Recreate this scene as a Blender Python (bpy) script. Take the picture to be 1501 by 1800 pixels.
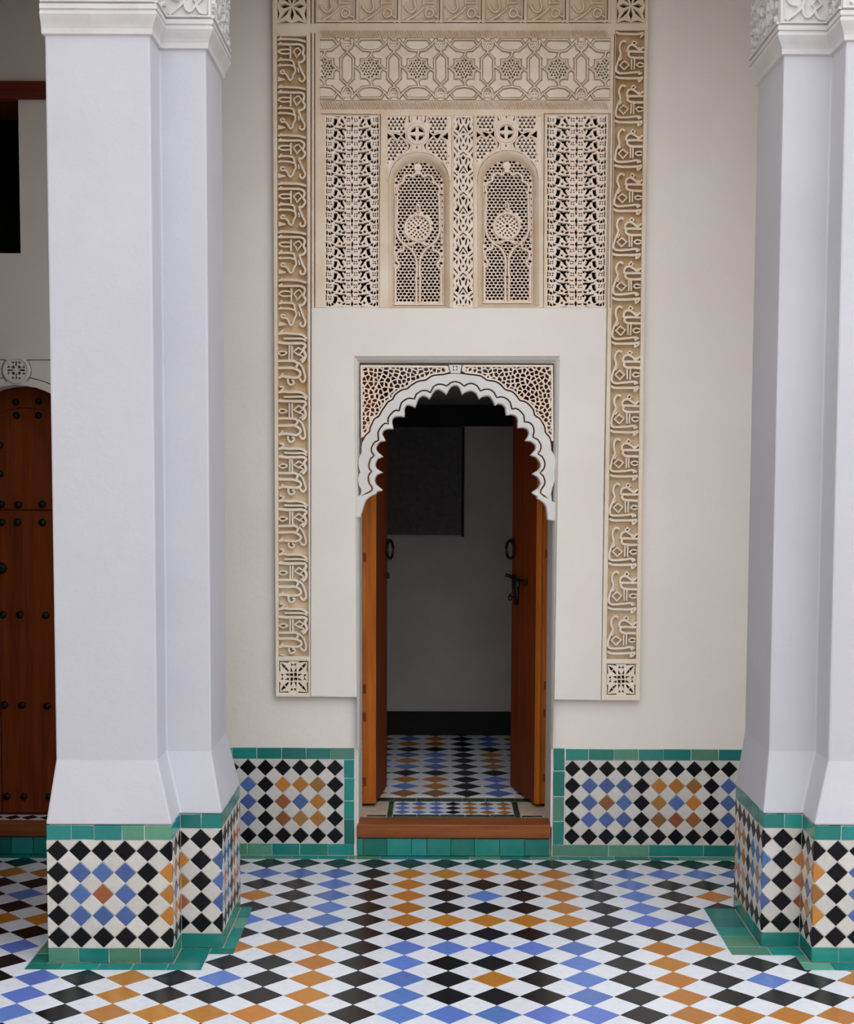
import bpy, bmesh, math, random
import numpy as np
from mathutils import Vector, Matrix
from mathutils.geometry import delaunay_2d_cdt

for o in list(bpy.data.objects):
    bpy.data.objects.remove(o)
SC = bpy.context.scene
COL = SC.collection
rnd = random.Random(7)

# ------------------------------------------------------------------ camera
F_PX, YAW, PITCH, ROLL = 2469.72, 0.000468, 0.072555, -0.0041446
CAM = np.array([0.238749, -5.519333, 1.57461])
CX, CY = 767.016, 1003.343
cyw, syw, cp, sp = math.cos(YAW), math.sin(YAW), math.cos(PITCH), math.sin(PITCH)
fw = np.array([syw*cp, cyw*cp, -sp])
rt0 = np.array([cyw, -syw, 0.0])
dn0 = np.cross(fw, rt0)
rt = math.cos(ROLL)*rt0 + math.sin(ROLL)*dn0
dn = -math.sin(ROLL)*rt0 + math.cos(ROLL)*dn0
cam = bpy.data.cameras.new('camera')
cam.sensor_fit = 'HORIZONTAL'
cam.sensor_width = 36.0
cam.lens = F_PX/1501*36.0
cam.shift_x = -(CX-750.5)/1501
cam.shift_y = (CY-900.0)/1501
cam.clip_start = 0.05
camo = bpy.data.objects.new('camera', cam)
COL.objects.link(camo)
camo.matrix_world = Matrix(((rt[0], -dn[0], -fw[0], CAM[0]),
                            (rt[1], -dn[1], -fw[1], CAM[1]),
                            (rt[2], -dn[2], -fw[2], CAM[2]),
                            (0, 0, 0, 1)))
SC.camera = camo

# ------------------------------------------------------------------ world light: overcast sky over an open courtyard
world = bpy.data.worlds.new('overcast_sky')
SC.world = world
world.use_nodes = True
bg = world.node_tree.nodes['Background']
bg.inputs['Color'].default_value = (0.90, 0.94, 1.0, 1)
bg.inputs['Strength'].default_value = 2.0
SC.view_settings.view_transform = 'Standard'
SC.view_settings.look = 'None'
SC.view_settings.gamma = 1.0
SC.view_settings.use_curve_mapping = False
SC.view_settings.exposure = 0.55

# ------------------------------------------------------------------ mapping from the measured picture to real planes
def ray(x, y):
    return ((x-CX)/F_PX)*rt + ((y-CY)/F_PX)*dn + fw
def W(x, y, Y):
    d = ray(x, y); t = (Y-CAM[1])/d[1]
    p = CAM+t*d
    return (p[0], p[2])
def W3(x, y, Y):
    a = W(x, y, Y); return (a[0], Y, a[1])
def FL(x, y, z):
    d = ray(x, y); t = (z-CAM[2])/d[2]
    p = CAM+t*d
    return (p[0], p[1], z)
PX = 5.65/F_PX            # metres per picture pixel on the back wall

# ------------------------------------------------------------------ materials
def new_mat(name):
    m = bpy.data.materials.new(name); m.use_nodes = True
    nt = m.node_tree
    b = nt.nodes['Principled BSDF']
    return m, nt, b
def N(nt, t, **kw):
    n = nt.nodes.new(t)
    for k, v in kw.items():
        setattr(n, k, v)
    return n
def noise(nt, scale, detail=4.0, rough=0.55, stretch=None):
    tc = N(nt, 'ShaderNodeNewGeometry')
    n = N(nt, 'ShaderNodeTexNoise')
    n.inputs['Scale'].default_value = scale
    n.inputs['Detail'].default_value = detail
    n.inputs['Roughness'].default_value = rough
    if stretch:
        mp = N(nt, 'ShaderNodeMapping'); mp.inputs['Scale'].default_value = stretch
        nt.links.new(tc.outputs['Position'], mp.inputs['Vector'])
        nt.links.new(mp.outputs['Vector'], n.inputs['Vector'])
    else:
        nt.links.new(tc.outputs['Position'], n.inputs['Vector'])
    return n
def ramp(nt, src, stops):
    r = N(nt, 'ShaderNodeValToRGB')
    el = r.color_ramp.elements
    while len(el) < len(stops): el.new(0.5)
    for e, (p, c) in zip(el, stops):
        e.position = p; e.color = (c[0], c[1], c[2], 1)
    nt.links.new(src, r.inputs['Fac'])
    return r
def bump(nt, b, src, dist, strength=1.0):
    bp = N(nt, 'ShaderNodeBump')
    bp.inputs['Distance'].default_value = dist
    bp.inputs['Strength'].default_value = strength
    nt.links.new(src, bp.inputs['Height'])
    nt.links.new(bp.outputs['Normal'], b.inputs['Normal'])
def plaster(name, c1, c2, rough=0.85, s1=3.0, bd=0.004):
    m, nt, b = new_mat(name)
    n = noise(nt, s1, 5.0, 0.6)
    r = ramp(nt, n.outputs['Fac'], [(0.35, c1), (0.65, c2)])
    nt.links.new(r.outputs['Color'], b.inputs['Base Color'])
    b.inputs['Roughness'].default_value = rough
    b.inputs['Specular IOR Level'].default_value = 0.25
    n2 = noise(nt, 22.0, 6.0, 0.6)
    bump(nt, b, n2.outputs['Fac'], bd, 0.5)
    return m
def graded_stucco(name, lo1, lo2, hi1, hi2, scale=6.0, bd=0.002):
    """stucco mottled by noise, paler low down and browner high up"""
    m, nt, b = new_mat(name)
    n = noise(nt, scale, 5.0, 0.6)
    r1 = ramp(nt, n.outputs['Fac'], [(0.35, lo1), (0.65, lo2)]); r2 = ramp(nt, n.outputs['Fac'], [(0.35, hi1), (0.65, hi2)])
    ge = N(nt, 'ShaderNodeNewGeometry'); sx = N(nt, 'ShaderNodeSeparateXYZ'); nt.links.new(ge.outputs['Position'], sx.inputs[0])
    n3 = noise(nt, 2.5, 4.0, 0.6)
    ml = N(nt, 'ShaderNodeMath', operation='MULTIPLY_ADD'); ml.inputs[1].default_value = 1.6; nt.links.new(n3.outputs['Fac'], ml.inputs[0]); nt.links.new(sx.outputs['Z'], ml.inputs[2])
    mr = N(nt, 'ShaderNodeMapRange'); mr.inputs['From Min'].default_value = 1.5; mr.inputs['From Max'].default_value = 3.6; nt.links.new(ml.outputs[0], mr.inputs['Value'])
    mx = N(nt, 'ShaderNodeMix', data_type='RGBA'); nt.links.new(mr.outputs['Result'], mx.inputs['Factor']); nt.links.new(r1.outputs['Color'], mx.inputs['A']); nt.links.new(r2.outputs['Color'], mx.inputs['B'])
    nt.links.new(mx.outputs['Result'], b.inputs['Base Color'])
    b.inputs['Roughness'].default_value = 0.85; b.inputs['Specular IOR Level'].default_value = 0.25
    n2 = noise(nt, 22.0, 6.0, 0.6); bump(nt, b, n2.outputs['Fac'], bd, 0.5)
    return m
def glaze(name, c, var=0.18, rough=0.16, huevar=0.02, spec=0.5):
    m, nt, b = new_mat(name)
    oi = N(nt, 'ShaderNodeObjectInfo'); ge = N(nt, 'ShaderNodeNewGeometry')
    ad = N(nt, 'ShaderNodeMath', operation='ADD')
    nt.links.new(oi.outputs['Random'], ad.inputs[0]); nt.links.new(ge.outputs['Random Per Island'], ad.inputs[1])
    fr = N(nt, 'ShaderNodeMath', operation='FRACT'); nt.links.new(ad.outputs[0], fr.inputs[0])
    mv = N(nt, 'ShaderNodeMapRange'); mv.inputs['To Min'].default_value = 1-var; mv.inputs['To Max'].default_value = 1+var*0.6
    nt.links.new(fr.outputs[0], mv.inputs['Value'])
    mh = N(nt, 'ShaderNodeMapRange'); mh.inputs['To Min'].default_value = 0.5-huevar; mh.inputs['To Max'].default_value = 0.5+huevar
    f2 = N(nt, 'ShaderNodeMath', operation='MULTIPLY'); f2.inputs[1].default_value = 7.31
    nt.links.new(fr.outputs[0], f2.inputs[0])
    f3 = N(nt, 'ShaderNodeMath', operation='FRACT'); nt.links.new(f2.outputs[0], f3.inputs[0])
    nt.links.new(f3.outputs[0], mh.inputs['Value'])
    hs = N(nt, 'ShaderNodeHueSaturation'); hs.inputs['Color'].default_value = (*c, 1)
    nt.links.new(mv.outputs['Result'], hs.inputs['Value']); nt.links.new(mh.outputs['Result'], hs.inputs['Hue'])
    n = noise(nt, 40.0, 5.0, 0.65)
    r = ramp(nt, n.outputs['Fac'], [(0.30, (0.90, 0.90, 0.90)), (0.60, (1, 1, 1))])
    mx = N(nt, 'ShaderNodeMix', data_type='RGBA', blend_type='MULTIPLY'); mx.inputs['Factor'].default_value = 1.0
    nt.links.new(hs.outputs['Color'], mx.inputs['A']); nt.links.new(r.outputs['Color'], mx.inputs['B'])
    nt.links.new(mx.outputs['Result'], b.inputs['Base Color'])
    n3 = noise(nt, 14.0, 3.0, 0.6)
    rr = N(nt, 'ShaderNodeMapRange'); rr.inputs['To Min'].default_value = rough; rr.inputs['To Max'].default_value = rough+0.07
    nt.links.new(n3.outputs['Fac'], rr.inputs['Value']); nt.links.new(rr.outputs['Result'], b.inputs['Roughness'])
    n2 = noise(nt, 28.0, 2.0, 0.5)
    bump(nt, b, n2.outputs['Fac'], 0.0005, 0.4)
    b.inputs['Specular IOR Level'].default_value = spec
    return m
def wood(name, c1, c2, rough=0.35, stretch=(18, 18, 1.2), bd=0.0012):
    m, nt, b = new_mat(name)
    n = noise(nt, 2.2, 6.0, 0.62, stretch)
    r = ramp(nt, n.outputs['Fac'], [(0.30, c1), (0.70, c2)])
    nt.links.new(r.outputs['Color'], b.inputs['Base Color'])
    b.inputs['Roughness'].default_value = rough; b.inputs['Specular IOR Level'].default_value = 0.2
    n2 = noise(nt, 6.0, 5.0, 0.6, stretch)
    bump(nt, b, n2.outputs['Fac'], bd, 0.6)
    return m
def plain(name, c, rough=0.6, metal=0.0):
    m, nt, b = new_mat(name)
    n = noise(nt, 35.0, 4.0, 0.6)
    r = ramp(nt, n.outputs['Fac'], [(0.3, tuple(v*0.8 for v in c)), (0.7, tuple(min(1, v*1.15) for v in c))])
    nt.links.new(r.outputs['Color'], b.inputs['Base Color'])
    b.inputs['Roughness'].default_value = rough; b.inputs['Metallic'].default_value = metal
    return m

M = {}
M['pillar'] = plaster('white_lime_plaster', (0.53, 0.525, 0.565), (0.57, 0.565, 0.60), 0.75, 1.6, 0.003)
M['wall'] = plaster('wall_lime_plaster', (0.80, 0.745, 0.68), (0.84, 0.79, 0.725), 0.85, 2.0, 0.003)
M['field'] = plaster('field_plaster', (0.81, 0.755, 0.685), (0.85, 0.795, 0.725), 0.85, 3.0, 0.002)
M['arch'] = plaster('arch_gypsum', (0.70, 0.68, 0.635), (0.76, 0.74, 0.695), 0.8, 9.0, 0.002)
M['stucco'] = graded_stucco('carved_stucco', (0.82, 0.70, 0.54), (0.87, 0.78, 0.65), (0.74, 0.57, 0.40), (0.84, 0.71, 0.55))
M['ground'] = graded_stucco('stucco_ground', (0.76, 0.57, 0.37), (0.85, 0.70, 0.51), (0.50, 0.31, 0.14), (0.66, 0.46, 0.26), 7.0, 0.003)
M['lattice'] = plaster('pierced_stucco', (0.83, 0.67, 0.54), (0.88, 0.75, 0.63), 0.85, 14.0, 0.002)
M['frieze'] = plaster('frieze_stucco', (0.79, 0.64, 0.50), (0.86, 0.74, 0.61), 0.85, 10.0, 0.002)
M['capital'] = plaster('capital_stucco', (0.59, 0.565, 0.555), (0.65, 0.63, 0.615), 0.8, 10.0, 0.002)
M['t_white'] = glaze('white_glaze', (0.75, 0.77, 0.82), 0.05, 0.22, huevar=0.0)
M['t_cream'] = glaze('cream_glaze', (0.66, 0.63, 0.58), 0.10, 0.25, huevar=0.015)
M['t_black'] = glaze('black_glaze', (0.010, 0.010, 0.013), 0.4, 0.22, huevar=0.0, spec=0.4)
M['t_wblack'] = glaze('wall_black_glaze', (0.006, 0.006, 0.008), 0.5, 0.25, huevar=0.0, spec=0.18)
M['t_blue'] = glaze('blue_glaze', (0.115, 0.205, 0.55), 0.20, 0.2, huevar=0.008)
M['t_ochre'] = glaze('ochre_glaze', (0.48, 0.185, 0.028), 0.16, 0.2, huevar=0.006)
M['t_brown'] = glaze('brown_glaze', (0.33, 0.13, 0.035), 0.35, 0.2, huevar=0.02)
M['t_dblue'] = glaze('wall_blue_glaze', (0.070, 0.130, 0.34), 0.22, 0.2, huevar=0.008)
M['t_green'] = glaze('green_glaze', (0.011, 0.23, 0.20), 0.35, 0.16, huevar=0.02)
M['t_lgreen'] = glaze('pale_green_glaze', (0.10, 0.29, 0.19), 0.25, 0.2, huevar=0.02)
M['t_dgreen'] = glaze('dark_green_glaze', (0.015, 0.06, 0.035), 0.3, 0.2, huevar=0.02)
M['grout'] = plain('pale_grout', (0.66, 0.65, 0.62), 0.95)
M['fgrout'] = plain('floor_grout', (0.46, 0.46, 0.46), 0.95)
M['mortar'] = plain('sandy_mortar', (0.50, 0.39, 0.29), 0.9)
M['wood'] = wood('lit_varnished_cedar', (0.30, 0.070, 0.005), (0.52, 0.150, 0.012), 0.55)  # brighter cedar for the leaf edges, their light put into the colour
M['wood_d'] = wood('shaded_dark_cedar', (0.13, 0.020, 0.003), (0.23, 0.045, 0.005), 0.6)  # darker copy for leaf faces, shade put into the colour; studded door too
M['wood_h'] = wood('cedar_step', (0.20, 0.055, 0.018), (0.33, 0.11, 0.035), 0.45, (1.2, 18, 18))
M['wood_c'] = wood('ceiling_cedar', (0.20, 0.11, 0.05), (0.32, 0.19, 0.10), 0.6, (18, 1.5, 18))
M['wood_c2'] = wood('blocker_cedar', (0.05, 0.022, 0.009), (0.10, 0.045, 0.018), 0.7)  # very dark wood for the added light-blocking panel
M['wood_c3'] = wood('lintel_cedar', (0.10, 0.016, 0.006), (0.17, 0.030, 0.012), 0.6, (1.2, 18, 18))
M['iron'] = plain('black_iron', (0.012, 0.012, 0.012), 0.45, 0.6)
M['dark'] = plain('dark_slate', (0.085, 0.078, 0.082), 0.8)
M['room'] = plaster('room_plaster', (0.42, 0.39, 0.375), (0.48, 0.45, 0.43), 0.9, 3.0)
M['attic'] = plain('dark_plaster', (0.05, 0.042, 0.036), 0.95)  # very dark even base colour for loft, closet and rosette backings
M['skirt'] = plain('black_skirting', (0.004, 0.004, 0.0045), 0.85)

# ------------------------------------------------------------------ object helpers
WL = {}
def attach(o, parent):
    WL[o] = tuple(o.location)
    if parent is not None:
        o.parent = parent
        o.matrix_parent_inverse = Matrix.Translation(-Vector(WL[parent]))
def tag(o, label=None, cat=None, group=None, kind=None):
    if label: o['label'] = label
    if cat: o['category'] = cat
    if group: o['group'] = group
    if kind: o['kind'] = kind
    return o
def empty(name, loc, label=None, cat=None, kind=None, group=None):
    o = bpy.data.objects.new(name, None); COL.objects.link(o)
    o.empty_display_size = 0.1
    o.location = loc; WL[o] = tuple(loc)
    tag(o, label, cat, group, kind)
    return o
def mesh_obj(name, verts, faces, mat, parent=None, smooth=False, mats=None, fm=None):
    me = bpy.data.meshes.new(name)
    me.from_pydata([tuple(v) for v in verts], [], faces)
    if mats:
        for q in mats: me.materials.append(q)
        me.polygons.foreach_set('material_index', fm)
    else:
        me.materials.append(mat)
    if smooth:
        me.polygons.foreach_set('use_smooth', [True]*len(me.polygons))
    me.update()
    o = bpy.data.objects.new(name, me); COL.objects.link(o)
    attach(o, parent)
    return o
class MB:
    def __init__(s): s.v = []; s.f = []
    def add(s, vs, fs):
        b = len(s.v); s.v += [tuple(v) for v in vs]; s.f += [tuple(i+b for i in f) for f in fs]
    def box(s, x0, x1, y0, y1, z0, z1, ch=0.0):
        if ch <= 0:
            s.add([(x0,y0,z0),(x1,y0,z0),(x1,y1,z0),(x0,y1,z0),(x0,y0,z1),(x1,y0,z1),(x1,y1,z1),(x0,y1,z1)],
                  [(0,3,2,1),(4,5,6,7),(0,1,5,4),(1,2,6,5),(2,3,7,6),(3,0,4,7)])
        else:
            bm = bmesh.new(); bmesh.ops.create_cube(bm, size=1.0)
            for v in bm.verts:
                v.co = Vector(((x0+x1)/2+v.co.x*(x1-x0), (y0+y1)/2+v.co.y*(y1-y0), (z0+z1)/2+v.co.z*(z1-z0)))
            bmesh.ops.bevel(bm, geom=bm.edges[:], offset=ch, segments=2, affect='EDGES', profile=0.5)
            bm.verts.ensure_lookup_table(); bm.verts.index_update()
            s.add([v.co[:] for v in bm.verts], [tuple(v.index for v in f.verts) for f in bm.faces]); bm.free()
    def tube(s, pts, r, seg=8, closed=False):
        n = len(pts); P = [Vector(p) for p in pts]; rings = []
        up = Vector((0, 0, 1))
        for i in range(n):
            a = P[(i-1) % n] if (closed or i > 0) else P[i]
            c = P[(i+1) % n] if (closed or i < n-1) else P[i]
            t = (c-a).normalized()
            u = t.cross(up)
            if u.length < 1e-3: u = t.cross(Vector((0, 1, 0)))
            u.normalize(); w = u.cross(t)
            rings.append([P[i]+(u*math.cos(q)+w*math.sin(q))*r for q in [2*math.pi*k/seg for k in range(seg)]])
        vs = [v for R_ in rings for v in R_]; fs = []
        for i in range(n if closed else n-1):
            j = (i+1) % n
            for k in range(seg):
                k2 = (k+1) % seg
                fs.append((i*seg+k, i*seg+k2, j*seg+k2, j*seg+k))
        if not closed:
            fs.append(tuple(range(seg))[::-1]); fs.append(tuple((n-1)*seg+k for k in range(seg)))
        s.add(vs, fs)
    def build(s, name, mat, parent=None, smooth=False):
        return mesh_obj(name, s.v, s.f, mat, parent, smooth)

def area2(p):
    return sum(p[i][0]*p[(i+1) % len(p)][1]-p[(i+1) % len(p)][0]*p[i][1] for i in range(len(p)))
def cdt(outers, holes):
    vs, fs = [], []
    def clean(p):
        o_ = []
        for q in p:
            if not o_ or math.hypot(q[0]-o_[-1][0], q[1]-o_[-1][1]) > 2e-4: o_.append(q)
        while len(o_) > 1 and math.hypot(o_[0][0]-o_[-1][0], o_[0][1]-o_[-1][1]) <= 2e-4: o_.pop()
        return o_
    holes = [h for h in map(clean, holes) if len(h) > 2 and abs(area2(h)) > 2e-6]
    for p in outers+holes:
        q = p if area2(p) > 0 else p[::-1]
        fs.append(list(range(len(vs), len(vs)+len(q)))); vs += [Vector((a, b)) for a, b in q]
    no = len(outers)
    V, E_, Fs, ov, oe, of = delaunay_2d_cdt(vs, [], fs, 1, 1e-6)
    keep = [tuple(f) for f, ids in zip(Fs, of) if any(i < no for i in ids) and not any(i >= no for i in ids)]
    if not keep:
        # awkward overlaps: sort the triangles by their centroids instead
        V, E_, Fs, ov, oe, of = delaunay_2d_cdt(vs, [], fs, 0, 1e-6)
        bb = [(min(p[0] for p in h), max(p[0] for p in h), min(p[1] for p in h), max(p[1] for p in h), h) for h in holes]
        for f in Fs:
            cx = sum(V[i].x for i in f)/len(f); cy = sum(V[i].y for i in f)/len(f)
            if not any(inside((cx, cy), o_) for o_ in outers): continue
            if any(b[0] <= cx <= b[1] and b[2] <= cy <= b[3] and inside((cx, cy), b[4]) for b in bb): continue
            keep.append(tuple(f))
    used = sorted({i for f in keep for i in f}); mp = {a: k for k, a in enumerate(used)}
    P = [(V[i].x, V[i].y) for i in used]
    T = []
    for f in keep:
        g = [mp[i] for i in f]
        if area2([P[i] for i in g]) < 0: g = g[::-1]
        T.append(tuple(g))
    return P, T
def plate_mesh(outers, holes, y0, y1, ch=0.0, seg=1, chy=None, back=False, pre=None):
    """flat plate in an XZ plane, front at y0 (towards the court), cut by holes, edge rounded by ch"""
    if pre:
        us = sorted({i for t in pre[1] for i in t}); mp_ = {a: k for k, a in enumerate(us)}
        P = [pre[0][i] for i in us]; T = [tuple(mp_[i] for i in t) for t in pre[1]]
    else:
        P, T = cdt(outers, holes)
    cnt = {}
    for t in T:
        for k in range(len(t)):
            e = (t[k], t[(k+1) % len(t)])
            cnt[e] = cnt.get(e, 0)+1
    bnd = [e for e in cnt if (e[1], e[0]) not in cnt]
    nrm = {}
    for a, b in bnd:
        dx, dz = P[b][0]-P[a][0], P[b][1]-P[a][1]
        l = math.hypot(dx, dz) or 1
        for i in (a, b):
            n = nrm.setdefault(i, [0, 0]); n[0] += dz/l; n[1] += -dx/l
    for i, n in nrm.items():
        l = math.hypot(*n)
        if l > 1e-6:
            k = min(1.0/max(l/2, 0.5), 1.6); n[0], n[1] = n[0]/l*k, n[1]/l*k
    chy = ch if chy is None else chy
    v = []
    for i, p in enumerate(P):
        if ch > 0 and i in nrm:
            n = nrm[i]; v.append((p[0]-n[0]*ch, y0, p[1]-n[1]*ch))
        else:
            v.append((p[0], y0, p[1]))
    f = list(T)
    ids = {i: k for k, i in enumerate(nrm)}
    prev = {i: i for i in nrm}
    steps = []
    if ch > 0:
        for s in range(1, seg+1):
            th = math.pi/2*s/seg
            steps.append((1-math.sin(th), y0+chy*(1-math.cos(th))))
    steps.append((0.0, y1))
    for (k, yy) in steps:
        cur = {}
        for i, n in nrm.items():
            cur[i] = len(v); v.append((P[i][0]-n[0]*ch*k, yy, P[i][1]-n[1]*ch*k))
        for a, b in bnd:
            f.append((prev[b], prev[a], cur[a], cur[b]))
        prev = cur
    if back:
        m = {}
        for i, p in enumerate(P):
            if i in prev: m[i] = prev[i]
            else: m[i] = len(v); v.append((p[0], y1, p[1]))
        for t in T: f.append(tuple(m[i] for i in t[::-1]))
    return v, f
def plate(name, outers, holes, y0, y1, mat, parent=None, ch=0.0, seg=1, px=True, chy=None, back=False, smooth=False):
    if px:
        outers = [[W(x, y, y0) for x, y in p] for p in outers]
        holes = [[W(x, y, y0) for x, y in p] for p in holes]
    v, f = plate_mesh(outers, holes, y0, y1, ch, seg, chy, back)
    return mesh_obj(name, v, f, mat, parent, smooth)
def catmull(pts, n=5, closed=False):
    out = []; m = len(pts)
    rng = range(m if closed else m-1)
    for i in rng:
        if closed: p0, p1, p2, p3 = pts[i-1], pts[i], pts[(i+1) % m], pts[(i+2) % m]
        else: p0, p1, p2, p3 = pts[max(i-1, 0)], pts[i], pts[i+1], pts[min(i+2, m-1)]
        for k in range(n):
            t = k/n
            out.append(tuple(0.5*((2*p1[a])+(-p0[a]+p2[a])*t+(2*p0[a]-5*p1[a]+4*p2[a]-p3[a])*t*t+(-p0[a]+3*p1[a]-3*p2[a]+p3[a])*t**3) for a in (0, 1)))
    if not closed: out.append(pts[-1])
    return out
def ribbon(mb, pts, w, yb, yt, closed=False, n=5, soft=0.55, taper=False, mapf=None, smooth=True):
    """raised carved stroke: pts and width in picture pixels, base plane yb, crest yt"""
    if smooth and len(pts) > 2: pts = catmull(pts, n, closed)
    m = len(pts); vs = []; fs = []
    jit = rnd.uniform(-0.0006, 0.0006)
    mapf = mapf or W3
    for i in range(m):
        a = pts[(i-1) % m] if (closed or i > 0) else pts[i]
        b = pts[(i+1) % m] if (closed or i < m-1) else pts[i]
        dx, dy = b[0]-a[0], b[1]-a[1]; l = math.hypot(dx, dy) or 1
        nx, ny = -dy/l, dx/l
        ww = w
        if taper:
            t = i/(m-1); ww = w*(0.35+0.65*math.sin(math.pi*min(1, max(0, t)))**0.6) if taper is True else w*(1-t*0.75)
        for off, yy in ((-0.5, yb), (-0.5*soft, yt+jit), (0.5*soft, yt+jit), (0.5, yb)):
            vs.append(mapf(pts[i][0]+nx*off*ww, pts[i][1]+ny*off*ww, yy))
    for i in range(m if closed else m-1):
        j = (i+1) % m
        for k in range(3):
            fs.append((i*4+k, i*4+k+1, j*4+k+1, j*4+k))
    if not closed:
        fs.append((0, 3, 2, 1)) ; fs.append(((m-1)*4, (m-1)*4+1, (m-1)*4+2, (m-1)*4+3))
    mb.add(vs, fs)
def quadmap(q):
    """unit square (u right, v down) to a picture quad TL,TR,BR,BL"""
    def f(u, v):
        a, b, c, d = q
        return ((a[0]*(1-u)+b[0]*u)*(1-v)+(d[0]*(1-u)+c[0]*u)*v, (a[1]*(1-u)+b[1]*u)*(1-v)+(d[1]*(1-u)+c[1]*u)*v)
    return f
def circ(cx, cy, r, n=12, ry=None, a0=0.0):
    return [(cx+r*math.cos(a0+2*math.pi*k/n), cy+(ry or r)*math.sin(a0+2*math.pi*k/n)) for k in range(n)]
def inside(p, poly):
    x, y = p; c = False
    for i in range(len(poly)):
        x1, y1 = poly[i]; x2, y2 = poly[i-1]
        if (y1 > y) != (y2 > y) and x < (x2-x1)*(y-y1)/(y2-y1)+x1: c = not c
    return c

# ------------------------------------------------------------------ main planes
YW = 0.118      # plastered back wall
YT = 0.113      # glazed face of the wall dado
YS = 0.085      # raised stucco surround
YI = 0.40       # inner face of the back wall
ZS = 0.131      # top of the door step and of the room floor

# ================================================================== STRUCTURE
def rect(x0, x1, z0, z1): return [(x0, z0), (x1, z0), (x1, z1), (x0, z1)]
void = [W(556, -60, YW), W(1076, -60, YW), W(1070, 541, YW), W(553, 541, YW)]
door_open = [(-0.078, -0.2), (0.716, -0.2), (0.716, 1.36), (0.728, 1.36), (0.728, 1.995), (-0.090, 1.995), (-0.090, 1.36), (-0.078, 1.36)]
DLX0, DLX1, DLZ, DLR = -1.735, -1.135, 1.90, 0.30      # left doorway: jambs, crown of arch
ldoor = [(DLX0, -0.2), (DLX1, -0.2)]+[((DLX0+DLX1)/2+DLR*math.cos(a), DLZ-DLR+DLR*math.sin(a)) for a in [math.pi*k/24 for k in range(25)]]
lwin = [(-1.77, 2.418), (-1.409, 2.418), (-1.409, 3.079), (-1.77, 3.079)]
# engraved lines round the studded door: frame line, arch line and the ring of the medallion
def arc_slot(c, r, a0, a1, w, n=18):
    aa = [a0+(a1-a0)*k/n for k in range(n+1)]
    return [(c[0]+(r+w/2)*math.cos(a), c[1]+(r+w/2)*math.sin(a)) for a in aa]+[(c[0]+(r-w/2)*math.cos(a), c[1]+(r-w/2)*math.sin(a)) for a in reversed(aa)]
MC = W(29.0, 651.0, YW); RM = 18.0*PX; RG = 25.5*PX; sw = 0.0036
zl = W(29, 632.5, YW)[1]; tx = 17.5*PX
slots = [circle_ for circle_ in [[(MC[0]+RM*0.96*math.cos(2*math.pi*k/24), MC[1]+RM*0.96*math.sin(2*math.pi*k/24)) for k in range(24)]]]
for sg in (-1, 1):
    a0, a1 = (math.radians(-48), math.radians(46)) if sg > 0 else (math.radians(134), math.radians(228))
    slots.append(arc_slot(MC, RG, a0, a1, sw))
    x0, x1 = sorted((MC[0]+sg*tx*1.02, MC[0]+sg*0.335))
    slots.append(rect(x0, x1, zl-sw/2, zl+sw/2))
    b0, b1 = (math.radians(6), math.radians(82)) if sg > 0 else (math.radians(98), math.radians(174))
    slots.append(arc_slot(((DLX0+DLX1)/2, DLZ-DLR), DLR+0.033, b0, b1, sw, 24))
v, f = plate_mesh([rect(-3.7, 7.0, -0.05, 4.6)], [void, door_open, ldoor, lwin]+slots, YW, YI, back=True)
wall_back = mesh_obj('wall_back', v, f, M['wall'])
tag(wall_back, 'tall white plastered wall behind the two pillars with doorway', 'wall', kind='structure')

# gallery ceiling and the wall that the pillars carry
mb = MB(); mb.box(-1.95, 7.0, -0.62, 0.118, 3.85, 4.0)
tag(mb.build('ceiling', M['wood_c']), 'brown cedar gallery ceiling above the doorway wall', 'ceiling', kind='structure')
arch_hole = [(0.424+0.93*math.cos(a), 3.33+0.45*math.sin(a)) for a in [math.pi*k/32 for k in range(33)]]+[(-0.506, 3.2), (1.354, 3.2)]
v, f = plate_mesh([rect(-1.95, 7.0, 3.316, 6.5)], [arch_hole], -1.02, -0.62, back=True)
tag(mesh_obj('wall_upper', v, f, M['pillar']), 'white courtyard wall with a round arch carried by the pillars', 'wall', kind='structure')
mb = MB(); mb.box(-1.95, -1.80, -1.02, 0.118, 2.1, 4.45)  # unseen upper wall added to limit light in the left bay
tag(mb.build('wall_gallery_blocker', M['wall']), 'unseen white wall added left of the studded door to limit the light', 'wall', kind='structure')
mb = MB(); mb.box(-1.95, -1.79, -1.02, 0.110, 0.0, 2.1)  # unseen dark panel added to keep bounced light off the left aisle
tag(mb.build('wall_gallery_blocker_low', M['wood_c2']), 'unseen dark cedar panel added left of the studded door to shade the aisle', 'wall', kind='structure')
mb = MB(); mb.box(-1.95, -1.22, -1.15, -1.02, 0.0, 6.5); mb.box(-1.40, -1.22, -14, -1.15, 0.0, 6.5)  # unseen wall added close to the pillar to shade the left aisle
tag(mb.build('wall_left_blocker', M['wall']), 'unseen white plastered wall added on the left to shade the aisle', 'wall', kind='structure')
mb = MB(); mb.box(7.0, 7.2, -14, 0.118, 0.0, 6.5)  # unseen side of the court, added to cut low sky light
tag(mb.build('wall_right', M['wall']), 'unseen white plastered courtyard wall on the right, added to limit sky light', 'wall', kind='structure')
mb = MB(); mb.box(-1.4, 7.2, -14.2, -14, 0.0, 6.5)  # unseen far side of the court, added to cut low sky light
tag(mb.build('wall_front', M['wall']), 'unseen white plastered courtyard wall facing the doorway, added to limit sky light', 'wall', kind='structure')

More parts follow.
